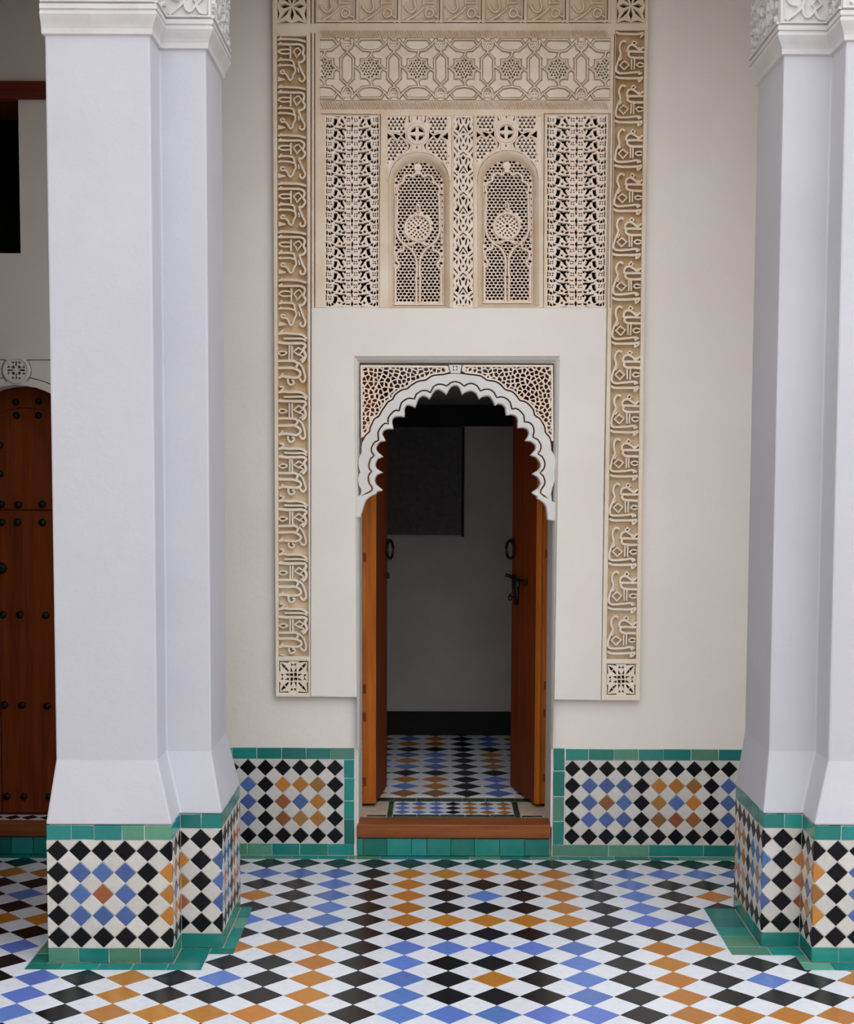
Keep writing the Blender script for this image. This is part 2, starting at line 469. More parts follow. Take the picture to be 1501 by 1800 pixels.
# dark room behind the doorway and closed loft above it
def inner_box(name, x0, x1, y0, y1, z0, z1, mat, label, cat, skip_floor=False):
    t = 0.1; mb = MB()
    mb.box(x0-t, x1+t, y1, y1+t, z0, z1)
    mb.box(x0-t, x0, y0, y1, z0, z1)
    mb.box(x1, x1+t, y0, y1, z0, z1)
    mb.box(x0-t, x1+t, y0, y1+t, z1, z1+t)
    if not skip_floor: mb.box(x0-t, x1+t, y0, y1+t, z0-t, z0)
    o = mb.build(name, mat); tag(o, label, cat, kind='structure'); return o
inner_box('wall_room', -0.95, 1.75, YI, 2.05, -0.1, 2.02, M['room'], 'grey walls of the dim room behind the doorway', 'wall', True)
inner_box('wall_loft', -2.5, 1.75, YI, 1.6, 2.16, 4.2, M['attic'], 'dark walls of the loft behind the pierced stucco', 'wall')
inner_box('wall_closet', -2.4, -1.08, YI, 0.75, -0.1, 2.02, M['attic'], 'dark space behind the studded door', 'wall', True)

# ------------------------------------------------------------------ tiles
def tile_geo(poly, th, ch=0.0012):
    """poly: list of 2D points CCW, returns verts (u,v,w) with w outwards"""
    n = len(poly); cx = sum(p[0] for p in poly)/n; cy = sum(p[1] for p in poly)/n
    def ins(k): return [(cx+(p[0]-cx)*k, cy+(p[1]-cy)*k) for p in poly]
    sz = max(math.hypot(p[0]-cx, p[1]-cy) for p in poly)
    k = max(0.5, 1-ch*1.6/max(sz, 1e-4))
    top = ins(k)
    v = [(p[0], p[1], 0.0) for p in top]+[(p[0], p[1], -ch) for p in poly]+[(p[0], p[1], -th) for p in poly]
    f = [tuple(range(n))]
    for r in (0, 1):
        for i in range(n):
            j = (i+1) % n
            f.append((r*n+j, r*n+i, (r+1)*n+i, (r+1)*n+j))
    return v, f
MESHC = {}
def tile_obj(name, poly, center, U, V, Wd, mat, parent, th=0.008, share=None, tilt=0.003, ch=0.0012):
    """poly relative to center in the (U,V) frame; Wd outward normal; returns a tile object"""
    key = (share, mat.name) if share else None
    if key and key in MESHC: me = MESHC[key]
    else:
        v, f = tile_geo(poly, th, ch)
        me = bpy.data.meshes.new(name)
        me.from_pydata([tuple(Vector(U)*a+Vector(V)*b+Vector(Wd)*c) for a, b, c in v], [], f)
        me.materials.append(mat); me.update()
        if key: MESHC[key] = me
    o = bpy.data.objects.new(name, me); COL.objects.link(o)
    o.location = Vector(center)+Vector(Wd)*rnd.uniform(-0.0006, 0.0004)
    o.rotation_euler = (rnd.uniform(-tilt, tilt), rnd.uniform(-tilt, tilt), rnd.uniform(-tilt, tilt))
    attach(o, parent)
    return o
def clip_rect(poly, x0, x1, y0, y1):
    def clip(ps, inside_, inter):
        out = []
        for i in range(len(ps)):
            a, b = ps[i-1], ps[i]
            ia, ib = inside_(a), inside_(b)
            if ib:
                if not ia: out.append(inter(a, b))
                out.append(b)
            elif ia: out.append(inter(a, b))
        return out
    def lx(c): return lambda a, b: (c, a[1]+(b[1]-a[1])*(c-a[0])/(b[0]-a[0]))
    def ly(c): return lambda a, b: (a[0]+(b[0]-a[0])*(c-a[1])/(b[1]-a[1]), c)
    for ins, it in ((lambda p: p[0] >= x0, lx(x0)), (lambda p: p[0] <= x1, lx(x1)), (lambda p: p[1] >= y0, ly(y0)), (lambda p: p[1] <= y1, ly(y1))):
        if not poly: return []
        poly = clip(poly, ins, it)
    out = []
    for p in poly:
        if not out or math.hypot(p[0]-out[-1][0], p[1]-out[-1][1]) > 1e-5: out.append(p)
    if len(out) > 1 and math.hypot(out[0][0]-out[-1][0], out[0][1]-out[-1][1]) < 1e-5: out.pop()
    return out
def diamond(h): return [(0, -h), (h, 0), (0, h), (-h, 0)]

def dado_colour(k, r):
    if k % 4 == 0 or r % 4 == 0: return M['t_wblack']
    par = (k//4+r//4) % 2
    centre = (k % 4 == 2 and r % 4 == 2)
    blue = (par == 0) != centre
    if blue: return M['t_dblue']
    return M['t_brown'] if rnd.random() < 0.45 else M['t_ochre']
def tile_face(parent, O, U, Wd, width, z0, z1, d, uc, kc, rows_top, nrows, tag_):
    """chequer of glazed diamonds: uc is the place of column kc along U, rows count downwards from rows_top"""
    V = (0, 0, 1); g = 0.0011
    h = d/2-g*1.4; dz = 0.0700
    kmin = int(math.floor((0-uc)/d))-1+kc; kmax = int(math.ceil((width-uc)/d))+1+kc
    for k2 in range(kmin*2, kmax*2+1):
        for r2 in range(-2, nrows*2+1):
            if (k2+r2) % 2: continue
            colr = (k2 % 2 == 0)
            cu = uc+(k2/2-kc)*d; cz = rows_top-(r2/2)*dz
            poly = [(cu+p[0], cz+p[1]*dz/d) for p in diamond(h)]
            cl = clip_rect(poly, g, width-g, z0+g, z1-g)
            if len(cl) < 3 or area2(cl) < 2*0.00006: continue
            mat = dado_colour(k2//2, r2//2) if colr else M['t_cream']
            full = abs(area2(cl)-area2(poly)) < 1e-9
            cc = (cu, cz) if full else (sum(p[0] for p in cl)/len(cl), sum(p[1] for p in cl)/len(cl))
            rel = [(p[0]-cc[0], p[1]-cc[1]) for p in cl]
            C = Vector(O)+Vector(U)*cc[0]+Vector(V)*cc[1]
            tile_obj('tile', rel, C, U, V, Wd, mat, parent, th=0.004 if tag_ == 'wd' else 0.008, share=(tag_, round(d, 4)) if full else None)
GREENS = ['t_green', 't_green', 't_green', 't_lgreen']
def green_row(parent, O, U, V, Wd, breaks, h0, h1, mats=GREENS, g=0.0012, name='green_tile', vertical=False, th=0.009):
    """a row of glazed border tiles; breaks along U, from h0 to h1 along V"""
    for a, b in zip(breaks[:-1], breaks[1:]):
        if vertical: x0, x1, y0, y1 = h0+g, h1-g, a+g, b-g
        else: x0, x1, y0, y1 = a+g, b-g, h0+g, h1-g
        j = lambda: rnd.uniform(-0.0008, 0.0008)
        cx, cy = (x0+x1)/2, (y0+y1)/2
        poly = [(x0-cx+j(), y0-cy+j()), (x1-cx+j(), y0-cy+j()), (x1-cx+j(), y1-cy+j()), (x0-cx+j(), y1-cy+j())]
        C = Vector(O)+Vector(U)*cx+Vector(V)*cy
        tile_obj(name, poly, C, U, V, Wd, M[rnd.choice(mats)], parent, th=th)
def spread(a, b, step):
    n = max(1, round((b-a)/step)); out = [a]
    for i in range(1, n): out.append(a+(b-a)*i/n+rnd.uniform(-0.12, 0.12)*(b-a)/n)
    return out+[b]

X_, Y_, Z_ = (1, 0, 0), (0, 1, 0), (0, 0, 1)

# ------------------------------------------------------------------ court and gallery floor
DF = 0.1414
floor = empty('floor', (0, 0, 0), 'floor of black, white, blue and ochre diamond tiles', 'floor', 'structure')
mb = MB(); mb.box(-3.7, 7.0, -14, YI, -0.08, -0.0025)
mb.build('grout_bed', M['fgrout'], floor)
LB = [(-1.052, -1.207), (-0.494, -1.207), (-0.494, -1.06), (-0.414, -1.06), (-0.414, -0.566), (-1.052, -0.566)]
RB = [(1.208, -0.560), (1.208, -1.050), (1.410, -1.050), (1.410, -1.186), (2.06, -1.186), (2.06, -0.560)]
YF = 0.056
def floor_colour(i, j):
    if i % 6 == 0 or j % 6 == 0: return 't_black'
    li, lj = i % 6, j % 6
    par = (i//6+j//6) % 2
    if li in (1, 5) or lj in (1, 5): return 't_blue' if par else 't_ochre'
    if li == 3 and lj == 3: return 't_ochre' if par else 't_blue'
    return 't_black'
cands = []
hF = DF/2-0.0014
for i2 in range(-46, 48):
    for j2 in range(-1, 104):
        if (i2+j2) % 2: continue
        cx, cy = i2/2*DF, -j2/2*DF
        if not (-3.2 < cx < 3.3): continue
        mat = floor_colour(i2//2, j2//2) if i2 % 2 == 0 else 't_white'
        q = Vector((cx, cy, 0))-Vector(CAM)
        dep = q.dot(Vector(fw))
        sx_, sy_ = (9e9, 9e9) if dep < 0.3 else (CX+F_PX*q.dot(Vector(rt))/dep, CY+F_PX*q.dot(Vector(dn))/dep)
        poly = [(cx+p[0], cy+p[1]) for p in diamond(hF)]
        hole = None; skip = False
        for B in (LB, RB):
            ins = [inside(p, B) for p in poly+[(cx, cy)]]
            if all(ins[:4]) : skip = True
            elif any(ins) or any(inside(b, poly) for b in B) : hole = B
        if skip: continue
        cl = clip_rect(poly, -9, 9, -9, YF-0.001)
        if len(cl) < 3: continue
        full = abs(area2(cl)-area2(poly)) < 1e-9 and hole is None
        vis = -25 < sx_ < 1526 and sy_ < 1835 and dep > 0.3
        # hidden behind the pillars
        if 110 < sx_ < 385 and sy_ < 1650: vis = False
        if sx_ > 1330 and sy_ < 1650: vis = False
        if 80 < sx_ <= 110 and sy_ < 1590: vis = False
        cands.append((not vis, dep, cx, cy, cl, full, hole, mat))
cands.sort(key=lambda c: (c[0], c[1]))
stuffv, stufff, stuffm = [], [], []
FM = ['t_white', 't_black', 't_blue', 't_ochre']
count = 0
for (hid, dep, cx, cy, cl, full, hole, mat) in cands:
    if not full:
        if hole is not None:
            P, T = cdt([cl], [hole])
            if not T: continue
            # outline of what remains
            e = {}
            for t in T:
                for k in range(len(t)): e[(t[k], t[(k+1) % len(t)])] = 1
            nx = {a: b for (a, b) in e if (b, a) not in e}
            loops = []
            while nx:
                s = next(iter(nx)); lp = [s]; c = nx.pop(s)
                while c != s and c in nx: lp.append(c); c = nx.pop(c)
                loops.append([P[i] for i in lp])
        else: loops = [cl]
    else: loops = [cl]
    for lp in loops:
        if len(lp) < 3 or abs(area2(lp)) < 2*0.0002: continue
        if area2(lp) < 0: lp = lp[::-1]
        c0 = (cx, cy) if full else (sum(p[0] for p in lp)/len(lp), sum(p[1] for p in lp)/len(lp))
        rel = [(p[0]-c0[0], p[1]-c0[1]) for p in lp]
        if count < 300 and not hid:
            tile_obj('tile', rel, (c0[0], c0[1], 0), X_, Y_, Z_, M[mat], floor, th=0.006, share='floor' if full else None, tilt=0.0025, ch=0.0008)
            count += 1
        else:
            gv, gf = tile_geo(rel, 0.006, 0.0008)
            b = len(stuffv); tx, ty = rnd.uniform(-0.0025, 0.0025), rnd.uniform(-0.0025, 0.0025)
            stuffv += [(c0[0]+a, c0[1]+bb, w+a*tx+bb*ty) for a, bb, w in gv]
            stufff += [tuple(i+b for i in ff) for ff in gf]; stuffm += [FM.index(mat)]*len(gf)
tag(mesh_obj('more_tiles', stuffv, stufff, None, floor, mats=[M[m] for m in FM], fm=stuffm), kind='stuff')
# green border tiles let into the floor along the wall and round the pillars
green_row(floor, (0, 0, 0), X_, Y_, Z_, spread(-1.78, 2.9, 0.12), YF, 0.108, ['t_green', 't_lgreen'], name='border_tile', th=0.006)
def border(segs):
    for (x0, x1, y0, y1) in segs:
        if x1-x0 > y1-y0: green_row(floor, (0, 0, 0), X_, Y_, Z_, spread(x0, x1, 0.105), y0, y1, ['t_green', 't_green', 't_lgreen'], name='border_tile', th=0.006)
        else: green_row(floor, (0, 0, 0), X_, Y_, Z_, spread(y0, y1, 0.105), x0, x1, ['t_green', 't_green', 't_lgreen'], name='border_tile', th=0.006, vertical=True)
border([(-1.052, -0.494, -1.207, -1.150), (-0.590, -0.494, -1.150, -1.003), (-0.494, -0.414, -1.06, -1.003), (-0.455, -0.414, -1.003, -0.566), (-1.052, -0.992, -1.150, -0.566)])
border([(1.410, 2.06, -1.186, -1.118), (1.410, 1.446, -1.118, -1.050), (1.208, 1.446, -1.050, -0.970), (1.208, 1.318, -0.970, -0.560)])

# ------------------------------------------------------------------ wall dados
ZD0, ZD1 = 0.046, 0.396
ZG = 0.443
DD = 0.0708
def wall_dado(label, x0, x1, uc, kc, col_x):
    t = empty('tile_dado', ((x0+x1)/2, YT, 0), label, 'tile dado')
    lo, hi = (min(x0, col_x[0]), max(x1, col_x[1])) if col_x else (x0, x1)
    mb = MB(); mb.box(lo, hi, YT+0.0025, YW-0.0004, 0.0, ZG-0.002); mb.build('mortar_bed', M['grout'], t)
    tile_face(t, (x0, YT, 0), X_, (0, -1, 0), x1-x0, ZD0, ZD1, DD, uc-x0, kc, 0.361, 5, 'wd')
    if col_x and col_x[0] < x0:      # column on the left of the field
        green_row(t, (0, YT, 0), X_, Z_, (0, -1, 0), [0.046, 0.144, 0.247, 0.352, ZG+0.003], col_x[0], col_x[1], vertical=True, th=0.004)
        green_row(t, (0, YT, 0), X_, Z_, (0, -1, 0), [x0+0.002, 0.862, 0.965, 1.065, 1.166, 1.278, 1.390, 1.49, 1.59, 1.69, 1.80, 1.90, 2.0, 2.1, 2.2, 2.3, 2.4, 2.5, x1], ZD1, ZG, th=0.004)
    elif col_x:
        green_row(t, (0, YT, 0), X_, Z_, (0, -1, 0), [0.046, 0.150, 0.226, 0.320, 0.396], col_x[0], col_x[1], vertical=True, th=0.004)
        green_row(t, (0, YT, 0), X_, Z_, (0, -1, 0), spread(x0, -0.48, 0.1)[:-1]+[-0.484, -0.384, -0.284, -0.185, col_x[1]], ZD1, ZG, th=0.004)
    else:
        green_row(t, (0, YT, 0), X_, Z_, (0, -1, 0), spread(x0, x1, 0.1), ZD1, ZG, th=0.004)
    green_row(t, (0, YT, 0), X_, Z_, (0, -1, 0), spread(lo, hi, 0.2 if x0 > 0.5 else 0.105), 0.0, ZD0+0.001, th=0.004)
    return t
xk8 = W(589, 1410, YT)[0]
wall_dado('diamond tile dado between the left pillar and the doorway', -1.06, -0.132, xk8, 8, (-0.131, -0.088))
xk0 = W(1005.3, 1410, YT)[0]
wall_dado('diamond tile dado between the doorway and the right pillar', 0.768, 2.6, xk0, 0, (0.719, 0.766))

# ------------------------------------------------------------------ pillars
def offset_poly(poly, d):
    """grow a rectilinear CCW outline by d"""
    n = len(poly); out = []
    for i in range(n):
        a, b, c = poly[i-1], poly[i], poly[(i+1) % n]
        d1 = (b[0]-a[0], b[1]-a[1]); d2 = (c[0]-b[0], c[1]-b[1])
        n1 = (math.copysign(1, d1[1]) if abs(d1[1]) > 1e-9 else 0, -math.copysign(1, d1[0]) if abs(d1[0]) > 1e-9 else 0)
        n2 = (math.copysign(1, d2[1]) if abs(d2[1]) > 1e-9 else 0, -math.copysign(1, d2[0]) if abs(d2[0]) > 1e-9 else 0)
        out.append((b[0]+(n1[0]+n2[0])*d, b[1]+(n1[1]+n2[1])*d))
    return out
def loft(rings, cap_top=True):
    """rings: list of (outline, z)"""
    n = len(rings[0][0]); vs = []; fs = []
    for pl, z in rings: vs += [(p[0], p[1], z) for p in pl]
    for r in range(len(rings)-1):
        for i in range(n):
            j = (i+1) % n
            fs.append((r*n+i, r*n+j, (r+1)*n+j, (r+1)*n+i))
    if cap_top: fs.append(tuple((len(rings)-1)*n+i for i in range(n)))
    fs.append(tuple(range(n))[::-1])
    return vs, fs
ZC = 2.895
def pillar(label, base, shaft, loc, faces, caps):
    t = empty('pillar', loc, label, 'pillar')
    # core of the tiled base
    v, f = loft([(offset_poly(base, -0.0025), 0.0), (offset_poly(base, -0.0025), 0.445)])
    mesh_obj('base_core', v, f, M['grout'], t)
    sh = [(shaft, 0.655), (shaft, ZC+0.02)]
    fl = []
    for s in range(5):
        k = s/4
        pl = [(b[0]+(a[0]-b[0])*k, b[1]+(a[1]-b[1])*k) for a, b in zip(shaft, offset_poly(base, 0.001))]
        fl.append((pl, 0.447+(0.645-0.447)*k))
    v, f = loft(fl+sh)
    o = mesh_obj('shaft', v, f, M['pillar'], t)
    bv = o.modifiers.new('soft_edges', 'BEVEL'); bv.width = 0.006; bv.segments = 2; bv.limit_method = 'ANGLE'; bv.angle_limit = math.radians(40)
    # moulding and block of the capital
    prof = [(0.000, ZC), (0.014, ZC+0.004), (0.016, ZC+0.020), (0.024, ZC+0.032), (0.038, ZC+0.048), (0.046, ZC+0.058), (0.046, ZC+0.066), (0.038, ZC+0.068), (0.038, ZC+0.072), (0.046, ZC+0.074), (0.046, ZC+0.088), (0.034, ZC+0.090), (0.034, ZC+0.36), (0.06, ZC+0.40), (0.06, ZC+0.421)]
    lim = lambda pl: [(min(max(x, caps[0]), caps[1]), y) for x, y in pl]
    v, f = loft([(lim(offset_poly(shaft, d*0.58)), z) for d, z in prof])
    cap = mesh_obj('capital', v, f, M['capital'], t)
    for (O, U, Wd, width, uc, kc) in faces:
        tile_face(t, (O[0], O[1], 0), U, Wd, width, 0.048, 0.398, 0.0713, uc, kc, 0.363, 5, (U, Wd))
        green_row(t, (O[0], O[1], 0), U, Z_, Wd, spread(0, width, 0.085), 0.398, 0.446)
        green_row(t, (O[0], O[1], 0), U, Z_, Wd, spread(0, width, 0.11), 0.0, 0.048)
    return t, cap
d7 = 0.0715
bL = [(-0.990, -1.147), (-0.592, -1.147), (-0.592, -1.000), (-0.457, -1.000), (-0.457, -0.575), (-0.990, -0.575)]
sL = [(-0.968, -1.100), (-0.645, -1.100), (-0.645, -0.955), (-0.497, -0.955), (-0.497, -0.62), (-0.968, -0.62)]
facesL = [((-0.99, -1.147), X_, (0, -1, 0), 0.398, 0.0345, 0),
          ((-0.592, -1.147), Y_, X_, 0.147, 0.0345+5*d7-0.398, 5),
          ((-0.592, -1.0), X_, (0, -1, 0), 0.135, 0.0655, 8),
          ((-0.457, -1.0), Y_, X_, 0.425, 0.002, 9),
          ((-0.99, -0.575), (0, -1, 0), (-1, 0, 0), 0.572, 0.5375, 0)]
pL, capL = pillar('stepped white pillar with tiled foot, left of the doorway', bL, sL, (-0.73, -0.86, 0), facesL, (-0.976, 9))
bR = [(1.320, -0.967), (1.448, -0.967), (1.448, -1.115), (1.95, -1.115), (1.95, -0.54), (1.320, -0.54)]
sR = [(1.345, -0.920), (1.500, -0.920), (1.500, -1.070), (1.92, -1.070), (1.92, -0.555), (1.345, -0.555)]
facesR = [((1.448, -1.115), X_, (0, -1, 0), 0.502, 0.0765, 8),
          ((1.448, -0.967), (0, -1, 0), (-1, 0, 0), 0.148, 0.148, 7),
          ((1.320, -0.967), X_, (0, -1, 0), 0.128, 0.0665, 4),
          ((1.320, -0.54), (0, -1, 0), (-1, 0, 0), 0.427, 0.427, 3)]
pR, capR = pillar('stepped white pillar with tiled foot, right of the doorway', bR, sR, (1.62, -0.83, 0), facesR, (-9, 9))
# carved writing and foliage on the capitals
def uvz(O, U, out):
    U = Vector(U)
    def f(u, z, w):
        p = Vector((O[0], O[1], 0))+U*u
        q = Vector(out)*w
        return (p.x+q.x, p.y+q.y, z)
    return f
def cap_text(cap, O, U, out, width, units, leafy=False):
    mb = MB(); mp = uvz(O, U, out)
    z0 = ZC+0.094; H = 0.30
    if not leafy:
        uw = width/units
        for k in range(units):
            a = k*uw
            S = [([(0.02, 1.2), (0.02, 0.0)], 0.08), ([(0.98, 1.2), (0.98, 0.0)], 0.08), ([(0.0, 0.02), (1.0, 0.02)], 0.06),
                 ([(0.12, 0.06), (0.45, 0.36), (0.42, 0.60), (0.25, 0.72), (0.14, 0.55), (0.20, 0.42), (0.34, 0.38)], 0.085),
                 ([(0.45, 0.36), (0.47, 0.20), (0.56, 0.13), (0.66, 0.22), (0.72, 0.34)], 0.08),
                 ([(0.70, 0.34), (0.72, 0.20), (0.80, 0.10), (0.92, 0.08)], 0.075),
                 ([(0.64, 0.38), (0.73, 0.52), (0.84, 0.40), (0.73, 0.30)], 0.06, True),
                 ([(0.56, 0.62), (0.88, 0.62)], 0.07), ([(0.56, 0.76), (0.88, 0.76)], 0.07), ([(0.50, 1.2), (0.50, 0.58)], 0.07), ([(0.70, 1.2), (0.70, 0.82)], 0.07)]
            for s in S:
                pts = [(a+x*uw, y*uw*0.95+0.0) for x, y in s[0]]
                mapf = lambda x, y, yy: mp(x, z0+y, yy)
                ribbon(mb, pts, s[1]*uw, 0.0, 0.010, closed=len(s) > 2, mapf=mapf, n=4, smooth=len(s) < 3)
    else:
        rl = random.Random(int(width*1000))
        pts_ = []
        for _ in range(900):
            p = (rl.uniform(0.016, width-0.016), rl.uniform(0.016, 0.30))
            if all(math.hypot(p[0]-q[0], p[1]-q[1]) > 0.023 for q in pts_): pts_.append(p)
        for (x, z) in pts_:
            a = math.sin(x*38)*1.3+math.cos(z*30)*1.5+rl.uniform(-0.5, 0.5); c_, s_ = math.cos(a), math.sin(a)
            q = [(x-0.015*c_, z-0.015*s_), (x+0.005*s_, z-0.005*c_), (x+0.015*c_-0.004*s_, z+0.015*s_+0.004*c_)]
            ribbon(mb, q, 0.013, 0.0, 0.010, mapf=lambda a_, b_, yy: mp(a_, z0+b_, yy), taper=True, n=3)
        ribbon(mb, [(0.0, 0.004), (width, 0.004)], 0.012, 0.0, 0.011, mapf=lambda a, b, yy: mp(a, z0+b, yy))
    mb.build('carved_relief', M['capital'], cap)
e = 0.0195
cap_text(capL, (-0.974, -1.100-e), X_, (0, -1, 0), 0.327+e, 2)
cap_text(capL, (-0.645+e, -1.100-e), Y_, X_, 0.145, 1, True)
cap_text(capL, (-0.645+e, -0.955-e), X_, (0, -1, 0), 0.148, 1)
cap_text(capL, (-0.497+e, -0.955-e), Y_, X_, 0.335+2*e, 1, True)
cap_text(capR, (1.345-e, -0.920-e), X_, (0, -1, 0), 0.155, 1)
cap_text(capR, (1.500-e, -0.920-e), (0, -1, 0), (-1, 0, 0), 0.150, 1, True)
cap_text(capR, (1.500-e, -1.070-e), X_, (0, -1, 0), 0.42+2*e, 2)
cap_text(capR, (1.345-e, -0.555+e), (0, -1, 0), (-1, 0, 0), 0.365+2*e, 1, True)

# ================================================================== CARVED STUCCO SURROUND
sur = empty('stucco_surround', (0.32, YS, 0.65), 'raised cream stucco surround with carved writing bands framing the doorway', 'stucco surround')
bandL = [(486.5, 63), (538, 63), (542.5, 1154), (489.5, 1154)]
bandR = [(1082.5, 53), (1133, 53), (1118, 1159), (1066.5, 1159)]
rosBL = [(490, 1162), (541.5, 1162), (541.5, 1219), (490, 1218)]
rosBR = [(1066.5, 1167), (1117.5, 1167), (1117, 1222), (1066.5, 1222)]
rosTL = [(487, -20), (539, -20), (539, 41), (487, 41)]
rosTR = [(1084, -20), (1134.5, -20), (1134, 40), (1084, 40)]
topB = [(557, -30), (1073, -30), (1073, 40), (557, 40)]
geoB = [(562, 66), (1073, 66), (1072, 177), (562, 177)]
latL = [(571, 203), (667, 203), (666, 541), (571, 541)]
latR = [(960, 203), (1068, 203), (1064, 541), (960, 541)]
strC = [(797, 203), (832, 203), (832, 541), (796, 541)]
recess = [(623, 627), (983, 627), (973, 1300), (628, 1300)]
grooves = [[(545.5, 58), (547.5, 58), (547, 1226), (545, 1226)], [(552, 58), (553.5, 58), (553.5, 541), (552, 541)],
           [(1080, 60), (1081.2, 60), (1073, 541), (1072, 541)], [(1072, 200), (1073.4, 200), (1057, 1234), (1055.6, 1234)],
           [(545.5, -40), (547.5, -40), (547.5, 41), (545.5, 41)], [(551.5, -40), (555, -40), (555, 41), (551.5, 41)],
           [(564, 199.4), (664, 201), (664, 202), (564, 200.4)], [(668, 201), (669.2, 201), (668.6, 290), (667.8, 290)],
           [(956, 199), (1071, 199), (1071, 200.2), (956, 200.2)], [(956, 200), (957.2, 200), (955.6, 541), (954.8, 541)], [(1070.2, 200), (1071, 200), (1066, 541), (1065, 541)]]
winL_out = None
def win_arch(cx, dy=0.0, half=53.0, top=267.0, base=541.0):
    """outer edge of the window reveal"""
    pts = [(cx-half+1, base+dy)]
    for k in range(25):
        a = math.pi-math.pi*k/24
        pts.append((cx+half*math.cos(a), 319+dy-(319-top)*math.sin(a)))
    pts.append((cx+half+1, base+dy))
    return pts
CW = [(736.0, 0.0), (892.5, -3.0)]
wins = [win_arch(c, d) for c, d in CW]
spnL = [(681, 204), (793, 204), (793, 318), (681, 318)]
spnR = [(838, 204), (952, 204), (952, 314), (838, 314)]
outer = [(478, -45), (1141, -45), (1125, 1232), (484, 1225)]
# the upper carved zone is a warmer stucco than the plain lower field, so it is a sheet of its own
lower = [(547, 541), (1066, 541), (1056.5, 1231.5), (545.5, 1225)]
lower_cut = [(547, 541), (1066, 541), (1056.5, 1231.5), (1056.3, 1260), (545, 1260), (545.5, 1225)]
plate('plain_field', [lower], [recess], YS, YW+0.001, M['field'], sur, ch=0.004, seg=2)
allh = [bandL, bandR, rosBL, rosBR, rosTL, rosTR, topB, geoB, latL, latR, strC, lower_cut, spnL, spnR]+grooves+wins
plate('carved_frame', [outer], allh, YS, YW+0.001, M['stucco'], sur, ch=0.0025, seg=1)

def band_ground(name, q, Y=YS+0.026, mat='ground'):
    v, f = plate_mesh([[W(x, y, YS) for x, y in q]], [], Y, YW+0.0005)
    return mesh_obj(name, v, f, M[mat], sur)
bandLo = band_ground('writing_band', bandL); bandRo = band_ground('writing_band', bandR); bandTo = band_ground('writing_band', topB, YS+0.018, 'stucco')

UA = [([(115,215),(180,195),(350,200),(480,205),(560,225),(610,240)],45,105,140,515,840),
      ([(125,215),(190,165)],40), ([(125,290),(185,250)],38),
      ([(115,290),(180,288),(350,290),(480,290),(550,310),(580,360),(570,410),(560,450),(590,500),(580,560),(530,600),(480,590)],45),
      ([(480,590),(510,680),(550,780),(590,860),(580,920),(540,940),(500,910),(515,870)],42),
      ([(390,420),(440,370),(485,355),(535,420),(485,480),(450,525),(430,470)],32,1),
      ([(120,415),(200,378),(330,385)],34), ([(120,415),(200,455),(330,450)],34), ([(345,325),(345,540)],36),
      ([(120,580),(190,560),(340,565),(390,590),(405,640),(420,700),(430,760),(400,810),(385,850),(370,900),(330,915),(305,880),(290,840),(240,800),(195,805),(168,775),(195,745),(245,765)],40),
      ([(130,580),(185,520)],36), ([(115,660),(200,655),(330,655),(400,680)],38), ([(130,660),(170,625)],30),
      ([(118,900),(250,905)],95,2), ([(475,700),(490,780)],34)]
UB = [([(125,270),(220,250),(300,265),(450,265),(560,290),(630,360)],48,120,180,520,1030),
      ([(150,265),(230,190)],36),
      ([(125,415),(200,425),(300,432),(500,432),(580,440),(608,490),(572,540),(592,600),(608,660),(580,730),(535,765)],56),
      ([(225,350),(400,350),(560,355),(622,405)],40),
      ([(400,585),(480,510),(560,570),(490,640)],42,1),
      ([(490,640),(540,655),(560,690),(500,740)],30), ([(325,470),(325,725)],36), ([(368,470),(368,725)],36),
      ([(125,605),(200,570),(290,605)],32), ([(125,605),(200,645),(290,605)],32),
      ([(120,745),(300,745),(420,750),(465,800),(435,860)],48),
      ([(120,870),(300,868),(400,872),(480,910),(515,960),(495,1010),(430,1038),(300,1030),(200,1015),(130,1045)],50),
      ([(150,1040),(210,960)],34), ([(300,1060),(300,1120),(340,1165),(390,1145),(400,1100),(360,1080)],42),
      ([(480,760),(540,830),(575,930),(600,1050),(570,1112),(525,1095),(500,1045)],42), ([(150,1190),(230,1210)],40)]
UC = [([(520,745),(560,785),(520,825),(480,785)],42,195,720,505,775,1),
      ([(405,950),(405,880),(440,832),(500,822),(570,862),(625,905),(695,850)],45), ([(405,940),(550,938),(698,940)],48), ([(600,880),(640,900)],60),
      ([(698,1050),(560,1048),(470,1040),(420,1000),(430,950)],48),
      ([(380,775),(330,748),(280,790),(262,880),(290,980),(268,1040),(238,1110),(218,1180),(210,1250),(230,1300),(290,1316),(450,1308),(600,1292),(665,1325)],45),
      ([(600,1295),(625,1345)],40), ([(200,1365),(260,1395),(400,1402),(580,1400),(685,1380)],48), ([(610,1405),(610,1470)],46), ([(625,1460),(685,1395)],34),
      ([(270,1170),(345,1098),(432,1165),(352,1252)],42,1), ([(482,1065),(482,1255)],34), ([(526,1065),(526,1255)],34),
      ([(560,1170),(620,1133),(692,1155)],32), ([(560,1170),(620,1207),(692,1185)],32), ([(315,1030),(275,1095)],30)]
